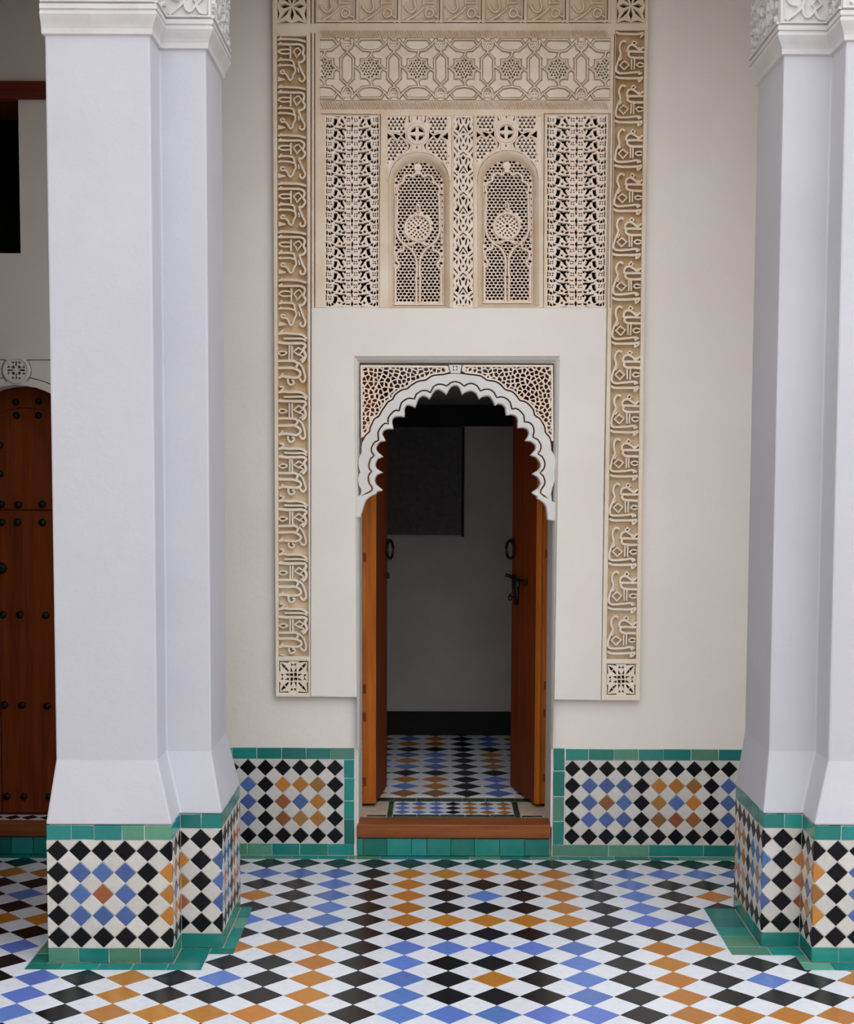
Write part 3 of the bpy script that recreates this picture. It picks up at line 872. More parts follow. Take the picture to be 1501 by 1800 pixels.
def write_band(name, quad, units, specs, par):
    mp = quadmap(quad)
    ytop, ybot = quad[0][1], quad[3][1]; wq = quad[1][0]-quad[0][0]
    yb, yt = YS+0.0265, YS+0.000
    for (ya, ye), spec in zip(units, specs):
        ox, oy, sx, sy = spec[0][2:6]; mb = MB()
        for s in spec:
            closed = (len(s) == 3 and s[2] == 1) or len(s) == 7
            pts = []
            for (x, y) in s[0]:
                u = (x-ox)/sx; yy = ya+(y-oy)/sy*(ye-ya)
                vv = (yy-ytop)/(ybot-ytop)
                u = min(max(u, 0.0), 1.0)+rnd.uniform(-0.008, 0.008)
                pts.append(mp(u, vv+rnd.uniform(-0.0004, 0.0004)))
            w = s[1]/10*(wq/51.5)*1.18
            ribbon(mb, pts, w, yb, yt, closed=closed, n=4, soft=0.70, taper=('end' if len(s) == 3 and s[2] == 2 else False), smooth=not closed)
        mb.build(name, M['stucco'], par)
uL = [63, 147, 232, 317, 402, 486, 578, 681, 781, 873, 967, 1063, 1152]
write_band('carved_word', bandL, list(zip(uL[:-1], uL[1:])), [UA]*6+[UB]*6, bandLo)
y0 = 69.0; st = (1158-y0)/14
write_band('carved_word', bandR, [(y0-st, y0)]+[(y0+k*st, y0+(k+1)*st) for k in range(14)], [[(UC[7][0], 48, 195, 720, 505, 775), UC[9]]]+[UC]*14, bandRo)
# top band writing
for k in range(7):
    a = 557+k*73.8; mb = MB()
    S = [([(72,-30),(71,40)],7), ([(66,-30),(65,38)],3), ([(0,37),(73,37)],5), ([(9,35),(20,30),(34,19),(40,12)],5), ([(6,8),(12,18),(20,21),(26,14),(24,2),(22,-20)],5),
         ([(44,20),(49,15),(56,18),(57,25),(50,30),(44,27)],4.5,1), ([(34,33),(42,38),(58,36),(64,40)],4.5), ([(40,5),(58,5)],4), ([(40,-30),(40,8)],5), ([(52,-30),(52,0)],5), ([(58,27),(66,31)],4)]
    for s in S:
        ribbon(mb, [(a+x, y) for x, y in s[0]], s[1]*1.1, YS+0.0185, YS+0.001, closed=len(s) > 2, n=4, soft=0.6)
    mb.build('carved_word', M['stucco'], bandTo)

# pierced rosettes at the ends of the bands
def sym(hs, mirror=True):
    out = []
    for h in hs:
        for k in range(4):
            c, s = [(1,0),(0,1),(-1,0),(0,-1)][k]
            out.append([(x*c-y*s, x*s+y*c) for x, y in h])
            if mirror: out.append([(-x*c-y*s, -x*s+y*c) for x, y in h])
    return out
ros1 = sym([[(0.05,-0.24),(0.21,-0.24),(0.21,-0.05),(0.05,-0.05)]], False)+sym([[(0.05,-0.33),(0.20,-0.33),(0.19,-0.58)], [(0.03,-0.76),(0.17,-0.86),(0.16,-0.70)], [(0.36,-0.98),(0.93,-0.98),(0.93,-0.93),(0.70,-0.93),(0.42,-0.90)]])+sym([[(0.34,-0.40),(0.50,-0.60),(0.60,-0.50),(0.40,-0.34)], [(0.55,-0.68),(0.80,-0.84),(0.84,-0.80),(0.68,-0.55)]], False)
ros2 = sym([[(0.0,-0.14),(0.11,-0.52),(0.0,-0.78),(-0.11,-0.52)], [(0.16,-0.16),(0.46,-0.34),(0.36,-0.48)], [(0.55,-0.45),(0.80,-0.78),(0.45,-0.55)], [(0.12,-0.96),(0.80,-0.96),(0.45,-0.86)]], False)+sym([[(0.48,-0.36),(0.16,-0.16),(0.36,-0.48),(0.5,-0.5)]], False)+sym([[(-0.12,-0.96),(-0.80,-0.96),(-0.45,-0.86)]], False)
def rosette(q, holes, backc):
    mp = quadmap(q)
    hs = []
    for h in holes:
        gx, gy = sum(p[0] for p in h)/len(h), sum(p[1] for p in h)/len(h)
        hs.append([mp(min(max(0.5+(gx+(x-gx)*1.18)/2, 0.005), 0.995), min(max(0.5+(gy+(y-gy)*1.18)/2, 0.005), 0.995)) for x, y in h])
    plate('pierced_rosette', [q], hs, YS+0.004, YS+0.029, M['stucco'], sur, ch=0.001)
    v, f = plate_mesh([[W(x, y, YS) for x, y in q]], [], YS+0.030, YS+0.0325)
    mesh_obj('rosette_backing', v, f, M[backc], sur)
rosette(rosBL, ros1, 'attic'); rosette(rosBR, ros1, 'attic'); rosette(rosTL, ros2, 'attic'); rosette(rosTR, ros2, 'attic')

# ------------------------------------------------------------------ interlaced star frieze
fr = empty('carved_frieze', (0.33, YS, 3.0), 'horizontal stucco frieze of interlaced straps and pierced stars between rope mouldings', 'frieze')
P_ = 82.4; stars = [568.6+P_*k for k in range(7)]; yc0 = 121.0
tri_holes = []
def in_star(x, y, h=15.0, dm=20.0): return (abs(x) < h and abs(y) < h) or abs(x)+abs(y) < dm
for k, sxx in enumerate(stars):
    yc = yc0+(0.3*k-1)
    for r in range(-3, 4):
        for c in range(-3, 4):
            x = c*5.2+(2.6 if r % 2 else 0); y = r*4.9
            if in_star(x, y, 14, 18):
                X0, Y0 = sxx+x, yc+y
                if 565 < X0 < 1069: tri_holes.append([(X0-2.4, Y0-2.1), (X0+2.4, Y0-2.1), (X0, Y0+2.5)] if (c % 3 == 0) else [(X0-2.4, Y0+2.1), (X0+2.4, Y0+2.1), (X0, Y0-2.5)])
    if k < 6:
        for sy_, dy in ((-1, 43), (1, 40)):
            for r in range(-1, 2):
                for c in range(-2, 3):
                    x = c*4.0+(2 if r else 0); y = r*4.4
                    if abs(x)+abs(y) < 9: tri_holes.append([(sxx+41.2+x-1.3, yc+sy_*dy+y-1.1), (sxx+41.2+x+1.3, yc+sy_*dy+y-1.1), (sxx+41.2+x, yc+sy_*dy+y+1.3)])
plate('frieze_ground', [geoB], tri_holes, YS+0.016, YS+0.036, M['frieze'], fr, ch=0.0)
mb = MB(); chan = []
yb, yt = YS+0.0165, YS+0.0015
def inband(pts): return [(min(max(x, 562.5), 1072.5), min(max(y, 67), 176)) for x, y in pts]
def channel(q, closed, w=5.6):
    m = len(q)
    for a in range(m if closed else m-1):
        p, r = q[a], q[(a+1) % m]; l = math.hypot(r[0]-p[0], r[1]-p[1])
        if l < 0.3: continue
        ux, uy = (r[0]-p[0])/l, (r[1]-p[1])/l; e_ = w*0.42
        chan.append([(p[0]-ux*e_-uy*w/2, p[1]-uy*e_+ux*w/2), (p[0]-ux*e_+uy*w/2, p[1]-uy*e_-ux*w/2), (r[0]+ux*e_+uy*w/2, r[1]+uy*e_-ux*w/2), (r[0]+ux*e_-uy*w/2, r[1]+uy*e_+ux*w/2)])
for k, sxx in enumerate(stars):
    yc = yc0+(0.3*k-1)
    def S(pts, w=3.4, closed=False):
        q = [(sxx+x, yc+y) for x, y in pts]
        if any(x < 562.5 or x > 1072.5 for x, y in q):
            m_ = len(q)
            for a_ in range(m_ if closed else m_-1):
                p0, p1 = q[a_], q[(a_+1) % m_]
                lo_, hi_ = 0.0, 1.0; dx_ = p1[0]-p0[0]
                for lim_, sg_ in ((562.5, 1), (1072.5, -1)):
                    f0, f1 = sg_*(p0[0]-lim_), sg_*(p1[0]-lim_)
                    if f0 < 0 and f1 < 0: lo_, hi_ = 1, 0
                    elif f0 < 0: lo_ = max(lo_, f0/(f0-f1))
                    elif f1 < 0: hi_ = min(hi_, f0/(f0-f1))
                if hi_-lo_ < 0.02: continue
                sgm = inband([(p0[0]+dx_*lo_, p0[1]+(p1[1]-p0[1])*lo_), (p0[0]+dx_*hi_, p0[1]+(p1[1]-p0[1])*hi_)])
                ribbon(mb, sgm, w, yb, yt, smooth=False, soft=0.6); channel(sgm, False)
            return
        q = inband(q); ribbon(mb, q, w, yb, yt, closed=closed, smooth=False, soft=0.6); channel(q, closed)
    star = []
    for m in range(8):
        a = math.pi/4*m-math.pi/2
        star.append((22.5*math.cos(a), 22.5*math.sin(a))); b = a+math.pi/8
        star.append((17.3*math.cos(b), 17.3*math.sin(b)))
    S(star, 3.4, True)
    chan.append([(min(max(sxx+x, 560), 1075), yc+y) for x, y in star])
    for sg in (-1, 1):
        S([(-25, sg*42), (-18, sg*52), (18, sg*52), (25, sg*42), (14, sg*33), (0, sg*31), (-14, sg*33)], 3.4, True)
        S([(0, sg*22), (3, sg*31)])
        S([(25, sg*42), (33, sg*52)]); S([(57.4, sg*42), (49.4, sg*52)])
        S([(33, sg*52), (31.5, sg*43), (35, sg*36), (41.2, sg*32), (47.4, sg*36), (50.9, sg*43), (49.4, sg*52)])
        S([(41.2, sg*28), (41.2, sg*33)])
        chan.append([(min(max(sxx+x, 560), 1075), yc+sg*y) for x, y in ((34, 50), (33, 43), (36, 37), (41.2, 34), (46.4, 37), (49.4, 43), (48.4, 50))])
    S([(41.2, -29), (52, -18), (52, 18), (41.2, 29), (30.4, 18), (30.4, -18)], 3.4, True)
    S([(22, 0), (30.4, 5)]); S([(52, -5), (60, 0)])
mb.build('strapwork', M['frieze'], fr)
Pc, Tc = cdt([[W(x, y, YS) for x, y in geoB]], [[W(x, y, YS) for x, y in h] for h in chan])
par_ = list(range(len(Pc)))
def root_(a):
    while par_[a] != a: par_[a] = par_[par_[a]]; a = par_[a]
    return a
for t_ in Tc:
    for b_ in t_[1:]: par_[root_(t_[0])] = root_(b_)
comps = {}
for t_ in Tc: comps.setdefault(root_(t_[0]), []).append(t_)
for tl in comps.values():
    if sum(abs(area2([Pc[i_] for i_ in t_]))/2 for t_ in tl) < 8*PX*PX: continue
    v, f = plate_mesh([], [], YS+0.004, YS+0.0165, 0.0022, pre=(Pc, tl))
    mesh_obj('raised_plate', v, f, M['frieze'], fr)
for (ya, yb_, sl) in ((53.5, 64.5, 1), (179.0, 191.0, 1)):
    mb = MB(); x = 564.0
    while x < 1068:
        ribbon(mb, [(x, ya), (x+2.2, (ya+yb_)/2-1), (x+5.5, yb_)], 3.1, YS+0.0005, YS-0.009, n=2, soft=0.3)
        x += 4.5
    mb.build('rope_moulding', M['stucco'], fr)

# ------------------------------------------------------------------ pierced panels either side of the windows
def mirror(hs, ax): return hs+[[(2*ax-x, y) for x, y in h] for h in hs]
def dots4(cx, cy, r=34, s=19):
    return [[(cx+r*math.cos(a)-s*math.sin(a)*0.75, cy+r*math.sin(a)+s*math.cos(a)*0.75), (cx+(r+17)*math.cos(a), cy+(r+17)*math.sin(a)), (cx+r*math.cos(a)+s*math.sin(a)*0.75, cy+r*math.sin(a)-s*math.cos(a)*0.75), (cx+(r-14)*math.cos(a), cy+(r-14)*math.sin(a))] for a in [math.pi/4+math.pi/2*k for k in range(4)]]
unit_half = [[(310,468),(385,480),(372,560),(340,612),(288,592),(312,530)], [(448,490),(482,465),(530,560),(522,592),(455,530)],
             [(395,700),(525,688),(505,730),(430,752)], [(245,612),(305,640),(250,672)], [(495,625),(552,608),(545,648),(500,652)],
             [(600,622),(662,628),(662,648),(600,645)], [(340,410),(440,425),(420,447),(350,432)], [(180,610),(230,650),(215,690),(175,660)],
             [(128,590),(158,590),(158,668),(128,668)], [(128,450),(145,450),(145,540),(128,540)], [(530,430),(575,440),(560,480),(540,470)]]+dots4(633, 502)+dots4(210, 502)+[circ(430, 607, 22, 6)]
unit = mirror(unit_half, 715)+[[(715,566),(742,630),(715,694),(688,630)], [(700,440),(730,440),(724,490),(706,490)]]
def lattice(label, q, group):
    t = tag_e = empty('lattice_screen', (*W3((q[0][0]+q[1][0])/2, q[2][1], YS),), label, 'lattice screen')
    mp = quadmap(q); hs = []
    n = 16; H = (q[2][1]-q[0][1]-4)/n
    jr = random.Random(int(q[0][0]))
    for r in range(n):
        fl_ = (r % 2 == 1)
        for h in unit:
            pts = []
            jx, jy = jr.uniform(-0.006, 0.006), jr.uniform(-0.0012, 0.0012)
            sc = jr.uniform(1.02, 1.2) if abs(area2(h)) > 4000 else jr.uniform(1.2, 1.45)
            cx = sum(p[0] for p in h)/len(h); cy = sum(p[1] for p in h)/len(h)
            for (x, y) in h:
                x, y = cx+(x-cx)*sc, cy+(y-cy)*sc
                u = 0.012+(x-115)/1200*0.976; v = (2+(r+(y-430)/262)*H)/(q[2][1]-q[0][1])
                pts.append(mp(min(max(u+jx, 0.01), 0.99), min(max(v+jy, 0.004), 0.996)))
            hs.append(pts)
    plate('pierced_sheet', [q], hs, YS+0.003, YS+0.028, M['lattice'], t, ch=0.0007)
    return t
lattice('pierced stucco panel of leafy openwork left of the twin windows', latL, None)
lattice('pierced stucco panel of leafy openwork right of the twin windows', latR, None)
# narrow strip between the windows
su_full = [[(240,715),(300,668),(360,715),(350,728),(300,690),(250,728)], [(300,735),(335,770),(300,805),(265,770)], [(225,1030),(300,920),(375,1030),(358,1037),(300,952),(242,1037)],
           [(300,1005),(337,1045),(263,1045)], [(272,1090),(328,1090),(300,1138)], circ(300, 1258, 20, 6)]
su_half = [[(222,765),(250,798),(264,870),(245,885),(232,820)], [(190,770),(198,800),(178,835),(168,808)], [(178,868),(222,930),(206,1002),(148,972),(192,932)], [(120,850),(132,900),(120,922)],
           [(120,680),(152,722),(120,772)], [(120,1020),(192,1075),(182,1088),(120,1048)], [(120,1100),(162,1125),(126,1172)], [(190,1138),(198,1190),(180,1228),(170,1180)], [(234,1118),(267,1170),(257,1222),(238,1172)],
           [(212,1290),(242,1248),(237,1300),(268,1342),(230,1334)], [(128,1288),(196,1368),(190,1390),(132,1322)]]
su = su_full+mirror(su_half, 300)
t = empty('lattice_strip', W3(814, 541, YS), 'narrow pierced stucco strip between the twin windows', 'lattice strip')
mp = quadmap(strC); hs = []
for r in range(5):
    for h in su:
        pts = []
        hx, hy = sum(p[0] for p in h)/len(h), sum(p[1] for p in h)/len(h)
        for x, y in h:
            x, y = hx+(x-hx)*1.16, hy+(y-hy)*1.16
            yy = (y-680)/10+r*71+36-42; v = yy/338
            if v < -0.05 or v > 1.05: continue
            pts.append(mp(min(max((x-112)/376, 0.03), 0.97), min(max(v, 0.008), 0.992)))
        if len(pts) == len(h): hs.append(pts)
plate('pierced_sheet', [strC], hs, YS+0.003, YS+0.028, M['lattice'], t, ch=0.0007)

# ------------------------------------------------------------------ twin arched windows with honeycomb grilles
def cup(cx, cy, s, flip=1): return [(cx-s, cy+s*0.85*flip), (cx+s, cy+s*0.85*flip), (cx, cy-s*0.95*flip)]
for wi, ((cx, dy), arch, sq) in enumerate(zip(CW, wins, (spnL, spnR))):
    side = 'left' if wi == 0 else 'right'
    w = empty('window_%d' % (wi+1), W3(cx, 541, YS), '%s of the twin arched windows with honeycomb stucco grille' % side, 'window', 'structure')
    YG = YS+0.045
    gi = [(cx-43.5, 537+dy), (cx-43.5, 330+dy)]+[(cx+43.5*math.cos(a), 327+dy-42*math.sin(a)) for a in [math.pi-math.pi*k/20 for k in range(21)]]+[(cx+43.5, 330+dy), (cx+43.5, 537+dy)]
    # splayed reveal from the wall face back to the grille
    n = 40
    def resample(p, n):
        L = [0]
        for a, b in zip(p[:-1], p[1:]): L.append(L[-1]+math.hypot(b[0]-a[0], b[1]-a[1]))
        out = []
        for k in range(n+1):
            s_ = L[-1]*k/n; i = max(j for j in range(len(L)) if L[j] <= s_+1e-9); i = min(i, len(p)-2)
            tt = (s_-L[i])/max(L[i+1]-L[i], 1e-9); out.append((p[i][0]+(p[i+1][0]-p[i][0])*tt, p[i][1]+(p[i+1][1]-p[i][1])*tt))
        return out
    A = resample(arch, n); B = resample(gi, n)
    vs = []
    for k in range(n+1):
        for s_ in range(5):
            q = s_/4; yy = YS+(YG-YS)*(q**1.6)
            vs.append(W3(A[k][0]+(B[k][0]-A[k][0])*q, A[k][1]+(B[k][1]-A[k][1])*q, yy))
    fs = [(k*5+s_, (k+1)*5+s_, (k+1)*5+s_+1, k*5+s_+1) for k in range(n) for s_ in range(4)]
    fs = [f_[::-1] for f_ in fs]
    b0 = len(vs); vs += [W3(A[0][0], A[0][1], YS), W3(A[-1][0], A[-1][1], YS), W3(B[-1][0], B[-1][1], YG), W3(B[0][0], B[0][1], YG)]
    fs.append((b0, b0+1, b0+2, b0+3))
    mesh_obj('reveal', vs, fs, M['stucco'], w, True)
    # honeycomb
    cc = (cx-1, 400+dy); hs = []
    row = 0; y = 288+dy
    while y < 533+dy:
        x = cx-46+(3.55 if row % 2 else 0)
        while x < cx+46:
            if math.hypot(x-cc[0], y-cc[1]) > 26 and inside((x, y), [(px_*1.0, py_) for px_, py_ in gi]) and abs(x-cx) < 42:
                jx, jy = rnd.uniform(-0.3, 0.3), rnd.uniform(-0.3, 0.3)
                hs.append(circ(x+jx, y+jy, 3.1, 7, 2.55, rnd.uniform(0, 1)))
            x += 7.1
        y += 5.45; row += 1
    hs.append(circ(cc[0], cc[1], 2.9, 8))
    for nn, rr, ra, rb in ((8, 7.8, 2.5, 1.5), (12, 12.6, 2.5, 1.8), (16, 17.4, 2.3, 1.9)):
        for k in range(nn):
            a = 2*math.pi*(k+0.5*(nn == 12))/nn; ux, uy = math.cos(a), math.sin(a); px0, py0 = cc[0]+rr*ux, cc[1]+rr*uy
            hs.append([(px0+ux*ra, py0+uy*ra), (px0-uy*rb, py0+ux*rb), (px0-ux*ra, py0-uy*ra), (px0+uy*rb, py0-ux*rb)])
    plate('honeycomb_grille', [gi], hs, YG, YG+0.018, M['lattice'], w, ch=0.0006)
    mb = MB(); yb, yt = YG+0.0005, YG-0.012
    dx = cx-736.0
    def ST(pts, wd=4.8, closed=False, both=True, smooth=True):
        for sg in ((1, -1) if both else (1,)):
            q = [(735+dx+sg*(x-735), y+dy) for x, y in pts]
            ribbon(mb, q, wd, yb, yt, closed=closed, n=4, soft=0.45, smooth=smooth)
    c3 = lambda l: [(680+u/12, 270+v_/12) for u, v_ in l]
    c4 = lambda l: [(680+u/12, 400+v_/12) for u, v_ in l]
    ST(c3([(250, 885), (215, 820), (207, 740), (240, 668), (310, 628), (350, 615)]))
    ST(c3([(350, 615), (345, 540), (392, 472), (470, 450), (555, 492)]))
    ST(c3([(555, 492), (600, 430), (660, 412), (722, 430), (765, 492)]), both=False)
    ST([(698, 343), (697.5, 375), (697, 403), (698.5, 412), (703.3, 422.5), (712.5, 431)])
    ST(c4([(390, 372), (420, 395), (520, 480), (600, 620), (628, 750), (628, 1000), (612, 1080), (622, 1180), (622, 1610)]))
    ST(c4([(375, 372), (350, 400), (340, 475), (230, 520), (190, 600), (210, 700), (260, 775), (225, 850), (180, 870)]))
    ST([(694.8, 343), (694.5, 430)], 2.6, smooth=False); ST([(694.8, 470), (694.8, 535)], 5.0, smooth=False)
    ST(c4([(430, 360), (540, 330), (660, 300)]), 4.5); ST(circ(734.5, 400, 22.5, 28), 5.4, True, False, False)
    ST(c4([(470, 385), (560, 345), (600, 320)]), 3.5)
    ST([(692, 535), (778, 535)], 4.5, both=False); ST(c3([(660, 1060), (625, 1140), (655, 1235)]), 3.0); ST(c3([(700, 1235), (660, 1060)]), 2.0, both=False)
    mb.build('raised_tracery', M['lattice'], w)
    plate('finial', [circ(734.5+dx, 294+dy, 7.2, 18)+[]], [], YG-0.014, YG+0.001, M['lattice'], w, ch=0.004, seg=2)
    plate('finial_stem', [[(731.5+dx, 299+dy), (737.5+dx, 299+dy), (740+dx, 306+dy), (729+dx, 306+dy)]], [], YG-0.012, YG+0.001, M['lattice'], w, ch=0.002)
    # pierced spandrels over the arch
    s = empty('spandrel_panel', W3(cx, 310, YS), 'pierced stucco spandrels with ring above the %s honeycomb window' % side, 'spandrel')
    c2 = lambda l: [(670+u/8.34+dx, 190+v_/8.34+dy) for u, v_ in l]
    rc = (731.7+dx+1.5, 235+dy); hs = []
    darkL = [[(75,350),(165,418),(75,465)], [(172,385),(230,350),(285,402),(238,452),(205,430)], [(292,398),(350,340),(352,425),(395,510),(428,535),(412,592),(362,640),(396,560),(372,470)], [(398,100),(424,100),(408,150),(430,215),(404,200)]]
    hs += [c2(h) for h in darkL]
    hs += [[(2*rc[0]-x, y_) for x, y_ in c2(h)] for h in darkL]
    for k in range(4):
        a = math.pi/4+math.pi/2*k
        hs.append([(rc[0]+12*math.cos(a+d_), rc[1]+12*math.sin(a+d_)) for d_ in (-0.62, -0.3, 0, 0.3, 0.62)]+[(rc[0]+5.0*math.cos(a), rc[1]+5.0*math.sin(a))])
    hs.append(c2([(522,100),(538,100),(538,165),(530,172),(522,165)])); hs.append(circ(rc[0]-0.5, 259+dy, 1.2, 6, 2.4))
    heart = c2([(85,520),(170,440),(230,470),(290,425),(385,530),(375,610),(280,690),(160,790),(78,860)])
    upper = c2([(85,105),(375,105),(340,260),(345,325),(280,375),(150,330),(85,270)])
    for R_ in (heart, upper):
        for sg in (1, -1):
            row = 0; yy = 202+dy
            while yy < 300+dy:
                xx = 680+dx+(3.6 if row % 2 else 0)
                while xx < 735+dx:
                    if inside((xx, yy), R_) and inside((xx, yy+2), R_):
                        x2 = xx if sg == 1 else 2*rc[0]-xx
                        hs.append(cup(x2+rnd.uniform(-0.3, 0.3), yy, 3.05))
                    xx += 7.2
                yy += 5.9; row += 1
    plate('pierced_sheet', [sq], hs+[arch], YS+0.003, YS+0.028, M['lattice'], s, ch=0.0007)
    mb = MB()
    ribbon(mb, circ(rc[0], rc[1], 16.2, 28), 6.5, YS+0.0035, YS-0.003, closed=True, smooth=False, soft=0.6)
    for sg in (1, -1):
        f2 = lambda l: [(p if sg == 1 else (2*rc[0]-p[0], p[1])) for p in c2(l)]
        ribbon(mb, f2([(85,850),(85,520),(165,440),(225,475),(290,425),(388,530),(378,610),(280,690),(170,790)]), 2.6, YS+0.0035, YS-0.001, n=3)
        ribbon(mb, f2([(90,105),(90,260),(230,470)]), 2.4, YS+0.0035, YS-0.001, n=3)
        ribbon(mb, f2([(375,105),(345,250),(345,330),(285,395),(160,340)]), 2.4, YS+0.0035, YS-0.001, n=3)
        ribbon(mb, f2([(455,95),(450,200)]), 2.6, YS+0.0035, YS-0.002); ribbon(mb, f2([(450,540),(450,630)]), 2.6, YS+0.0035, YS-0.002)
    ac = [(x, y_) for x, y_ in arch if y_ < 330+dy]
    ribbon(mb, [(cx+(x-cx)*1.03, y_-1.0) for x, y_ in ac], 2.8, YS+0.0035, YS-0.003, n=2)
    mb.build('carved_leaves', M['lattice'], s)

# ================================================================== DOORWAY ARCH
C0L = [(800,677.5),(794,679.5),(789,685.5),(784.6,693.5),(780,690),(770.7,684.6),(763,688),(755.5,701),(751,699),(742.8,696),(735,702),(730,716),(724,714),(715,712.5),(711,720),(711,732.7),(703,732),(692,734),(689,742),(691,754),(684,754),(674.5,756.8),(672,764),(677.5,775),(668,777),(661,786.7),(664,795),(673.2,803),(664,807),(659.5,817),(663,825),(672.8,831),(663,835),(658.5,844.5),(662,853),(671,860.5)]
endL = [(671,863.5),(663,865),(660.5,869),(648.8,874.7),(642.5,881.8),(639,891.5),(633.7,910)]
C0R = [(805.5,679.5),(809,685.5),(812.3,694),(817,690),(828,687),(837,692),(841.7,701.7),(847,698),(857.7,696),(865,702),(869.7,713),(875,710),(881.7,711),(888,717),(889.7,729.7),(898,729),(907,732),(910,741),(909.7,752.3),(918,752),(927,755),(929,765),(923,775),(932,776),(941,782.7),(940,792),(932.3,800.6),(942,804),(950,815.7),(947,826),(935.6,833.6),(944,838),(950,849.7),(945,859),(936.5,865)]
endR = [(936.5,868.6),(944,873),(944,877),(953.5,882.8),(960,892),(962.5,914.4)]
C1L = [(800,672),(792,674),(785,679.5),(779,677),(770.7,676.4),(762,681),(757,691),(751,688),(741.6,687.8),(732,694),(729,702),(722,701),(715,702.3),(706,709),(702,722.6),(697,722),(691,725),(683,735),(682.7,745.4),(678,745),(673,748),(665,760),(666,774),(659,778),(653.7,787.5),(654,795),(658,801),(652,807),(649,817),(650,824),(653.7,829),(649,835),(648,842.7),(650,850),(654,856)]
C1Lend = [(654,863),(645,868)]
C1R = [(808,674),(815.5,679.5),(821,676.5),(829,675),(838,679),(844,688),(851,685.5),(860,685.5),(868,691),(872.5,699.5),(880,698.5),(888,700.5),(896,708),(899,719.5),(905,719),(911,721),(920,731),(921,742),(928,743),(935,748),(938,758),(936,769),(944,773),(950,783),(949,791),(945,798.5),(952,803),(957,814),(955,824),(948.5,831.5),(954,837),(957,847),(955,854),(950,861)]
C1Rend = [(950,868),(958,874)]
C2L = [(791,655.5),(780,658),(769.4,658.7),(758,661),(748,668),(738,669),(729,673),(720,679),(716,683),(708,684.5),(701,688.4),(694,694),(689.7,702),(682,706),(675.8,715),(670,723),(665.6,731.5),(658,736),(654,744),(650,752),(649,759),(643,764),(638,772.4),(635,779),(633.7,786.7),(634,795.6),(630,802),(628,813),(629,822),(631.4,830),(628,837),(627.4,845),(629.5,855),(634,863),(629,875.6)]
C2R = [(812,656),(822,657.5),(835,659),(846,661),(856,668),(867,669.5),(876,673),(883,679),(888,684.5),(897,687),(904,691),(910,698),(914,703.5),(923,706),(931,712),(938,721),(940,730),(948,735),(954,743),(958,752),(959,760),(965,767),(968.5,775),(970,784),(971,792),(976,800),(978.5,812),(977,823),(976,830),(977,840),(976,848),(970,868),(975,893)]
C0 = [(x, y) for x, y in reversed(C0L+endL)]+C0R+endR
C1 = [(x, y) for x, y in reversed(C1L+C1Lend)]+C1R+C1Rend
C2 = [(x, y) for x, y in reversed(C2L)]+C2R
C0 = catmull(C0, 2); C1 = catmull(C1, 2); C2 = catmull(C2, 2)
arch_t = empty('doorway_arch', (0.32, YS+0.02, 1.37), 'white scalloped plaster arch with pierced spandrels over the open doorway', 'arch')
YA = YS+0.012      # arch face
fr_in = [(633, 638.5), (973, 638.5), (977.5, 916), (624.8, 911)]
# splayed reveal of the rectangular recess
vs = []
outl = [(628, 1316), (624.5, 911), (623, 627), (983, 627), (978.5, 916), (972, 1316)]
inn = [(632.5, 1316), (631.5, 911), (632.5, 638), (973.5, 638), (971.5, 916), (967, 1316)]
for (a, b) in zip(outl, inn):
    vs += [W3(a[0], a[1], YS), W3((a[0]+b[0])/2+0, (a[1]+b[1])/2, YS+0.012), W3(b[0], b[1], YS+0.034)]
fs = []
for k in range(5):
    for s_ in range(2): fs.append((k*3+s_, (k+1)*3+s_, (k+1)*3+s_+1, k*3+s_+1)[::-1])
mesh_obj('recess_reveal', vs, fs, M['arch'], arch_t)
# stepped mouldings
gap = 0.55
inner_poly = C0+[(977, 916)]+[p for p in reversed(C1)]+[(624.8, 910.5)]
def dense(pts): return pts
mould = C0+[(x, y) for x, y in reversed(C1)]
band_out = [(x, y) for x, y in C1]+[(977, 916), (976, 893)]+[(x, y) for x, y in reversed(C2)]+[(628, 876), (624.8, 910.5)]
low_left = [(633.7, 910), (624.8, 910.5), (627, 880), (640, 866)]
plate('scalloped_edge', [C0+[(977, 916.5), (977, 885)]+[(x, y) for x, y in reversed(C1)]+[(630, 873), (624.8, 876), (624.8, 910.5)]], [], YA-0.006, YA+0.055, M['arch'], arch_t, ch=0.0055, seg=3, chy=0.009, back=True, smooth=False)
full_bg = [(624.8, 911), (631.5, 640), (974, 640), (978, 916)]
opening = C0+[(962.5, 1000), (633.7, 1000)]
# broad hollow between the two engraved lines
def grow(pts, d):
    out = []
    for i, p in enumerate(pts):
        a = pts[max(i-1, 0)]; b = pts[min(i+1, len(pts)-1)]
        dx_, dy_ = b[0]-a[0], b[1]-a[1]; l = math.hypot(dx_, dy_) or 1
        out.append((p[0]+dy_/l*d, p[1]-dx_/l*d))
    return out
C1o = grow(C1, 2.2); C2i = grow(C2, -1.5); C2o = grow(C2, 0.55)
plate('arch_band', [C1o+[(975, 893)]+[(x, y) for x, y in reversed(C2i)]+[(626, 874)]], [], YA-0.001, YW-0.001, M['arch'], arch_t, ch=0.002, seg=1, chy=0.002)
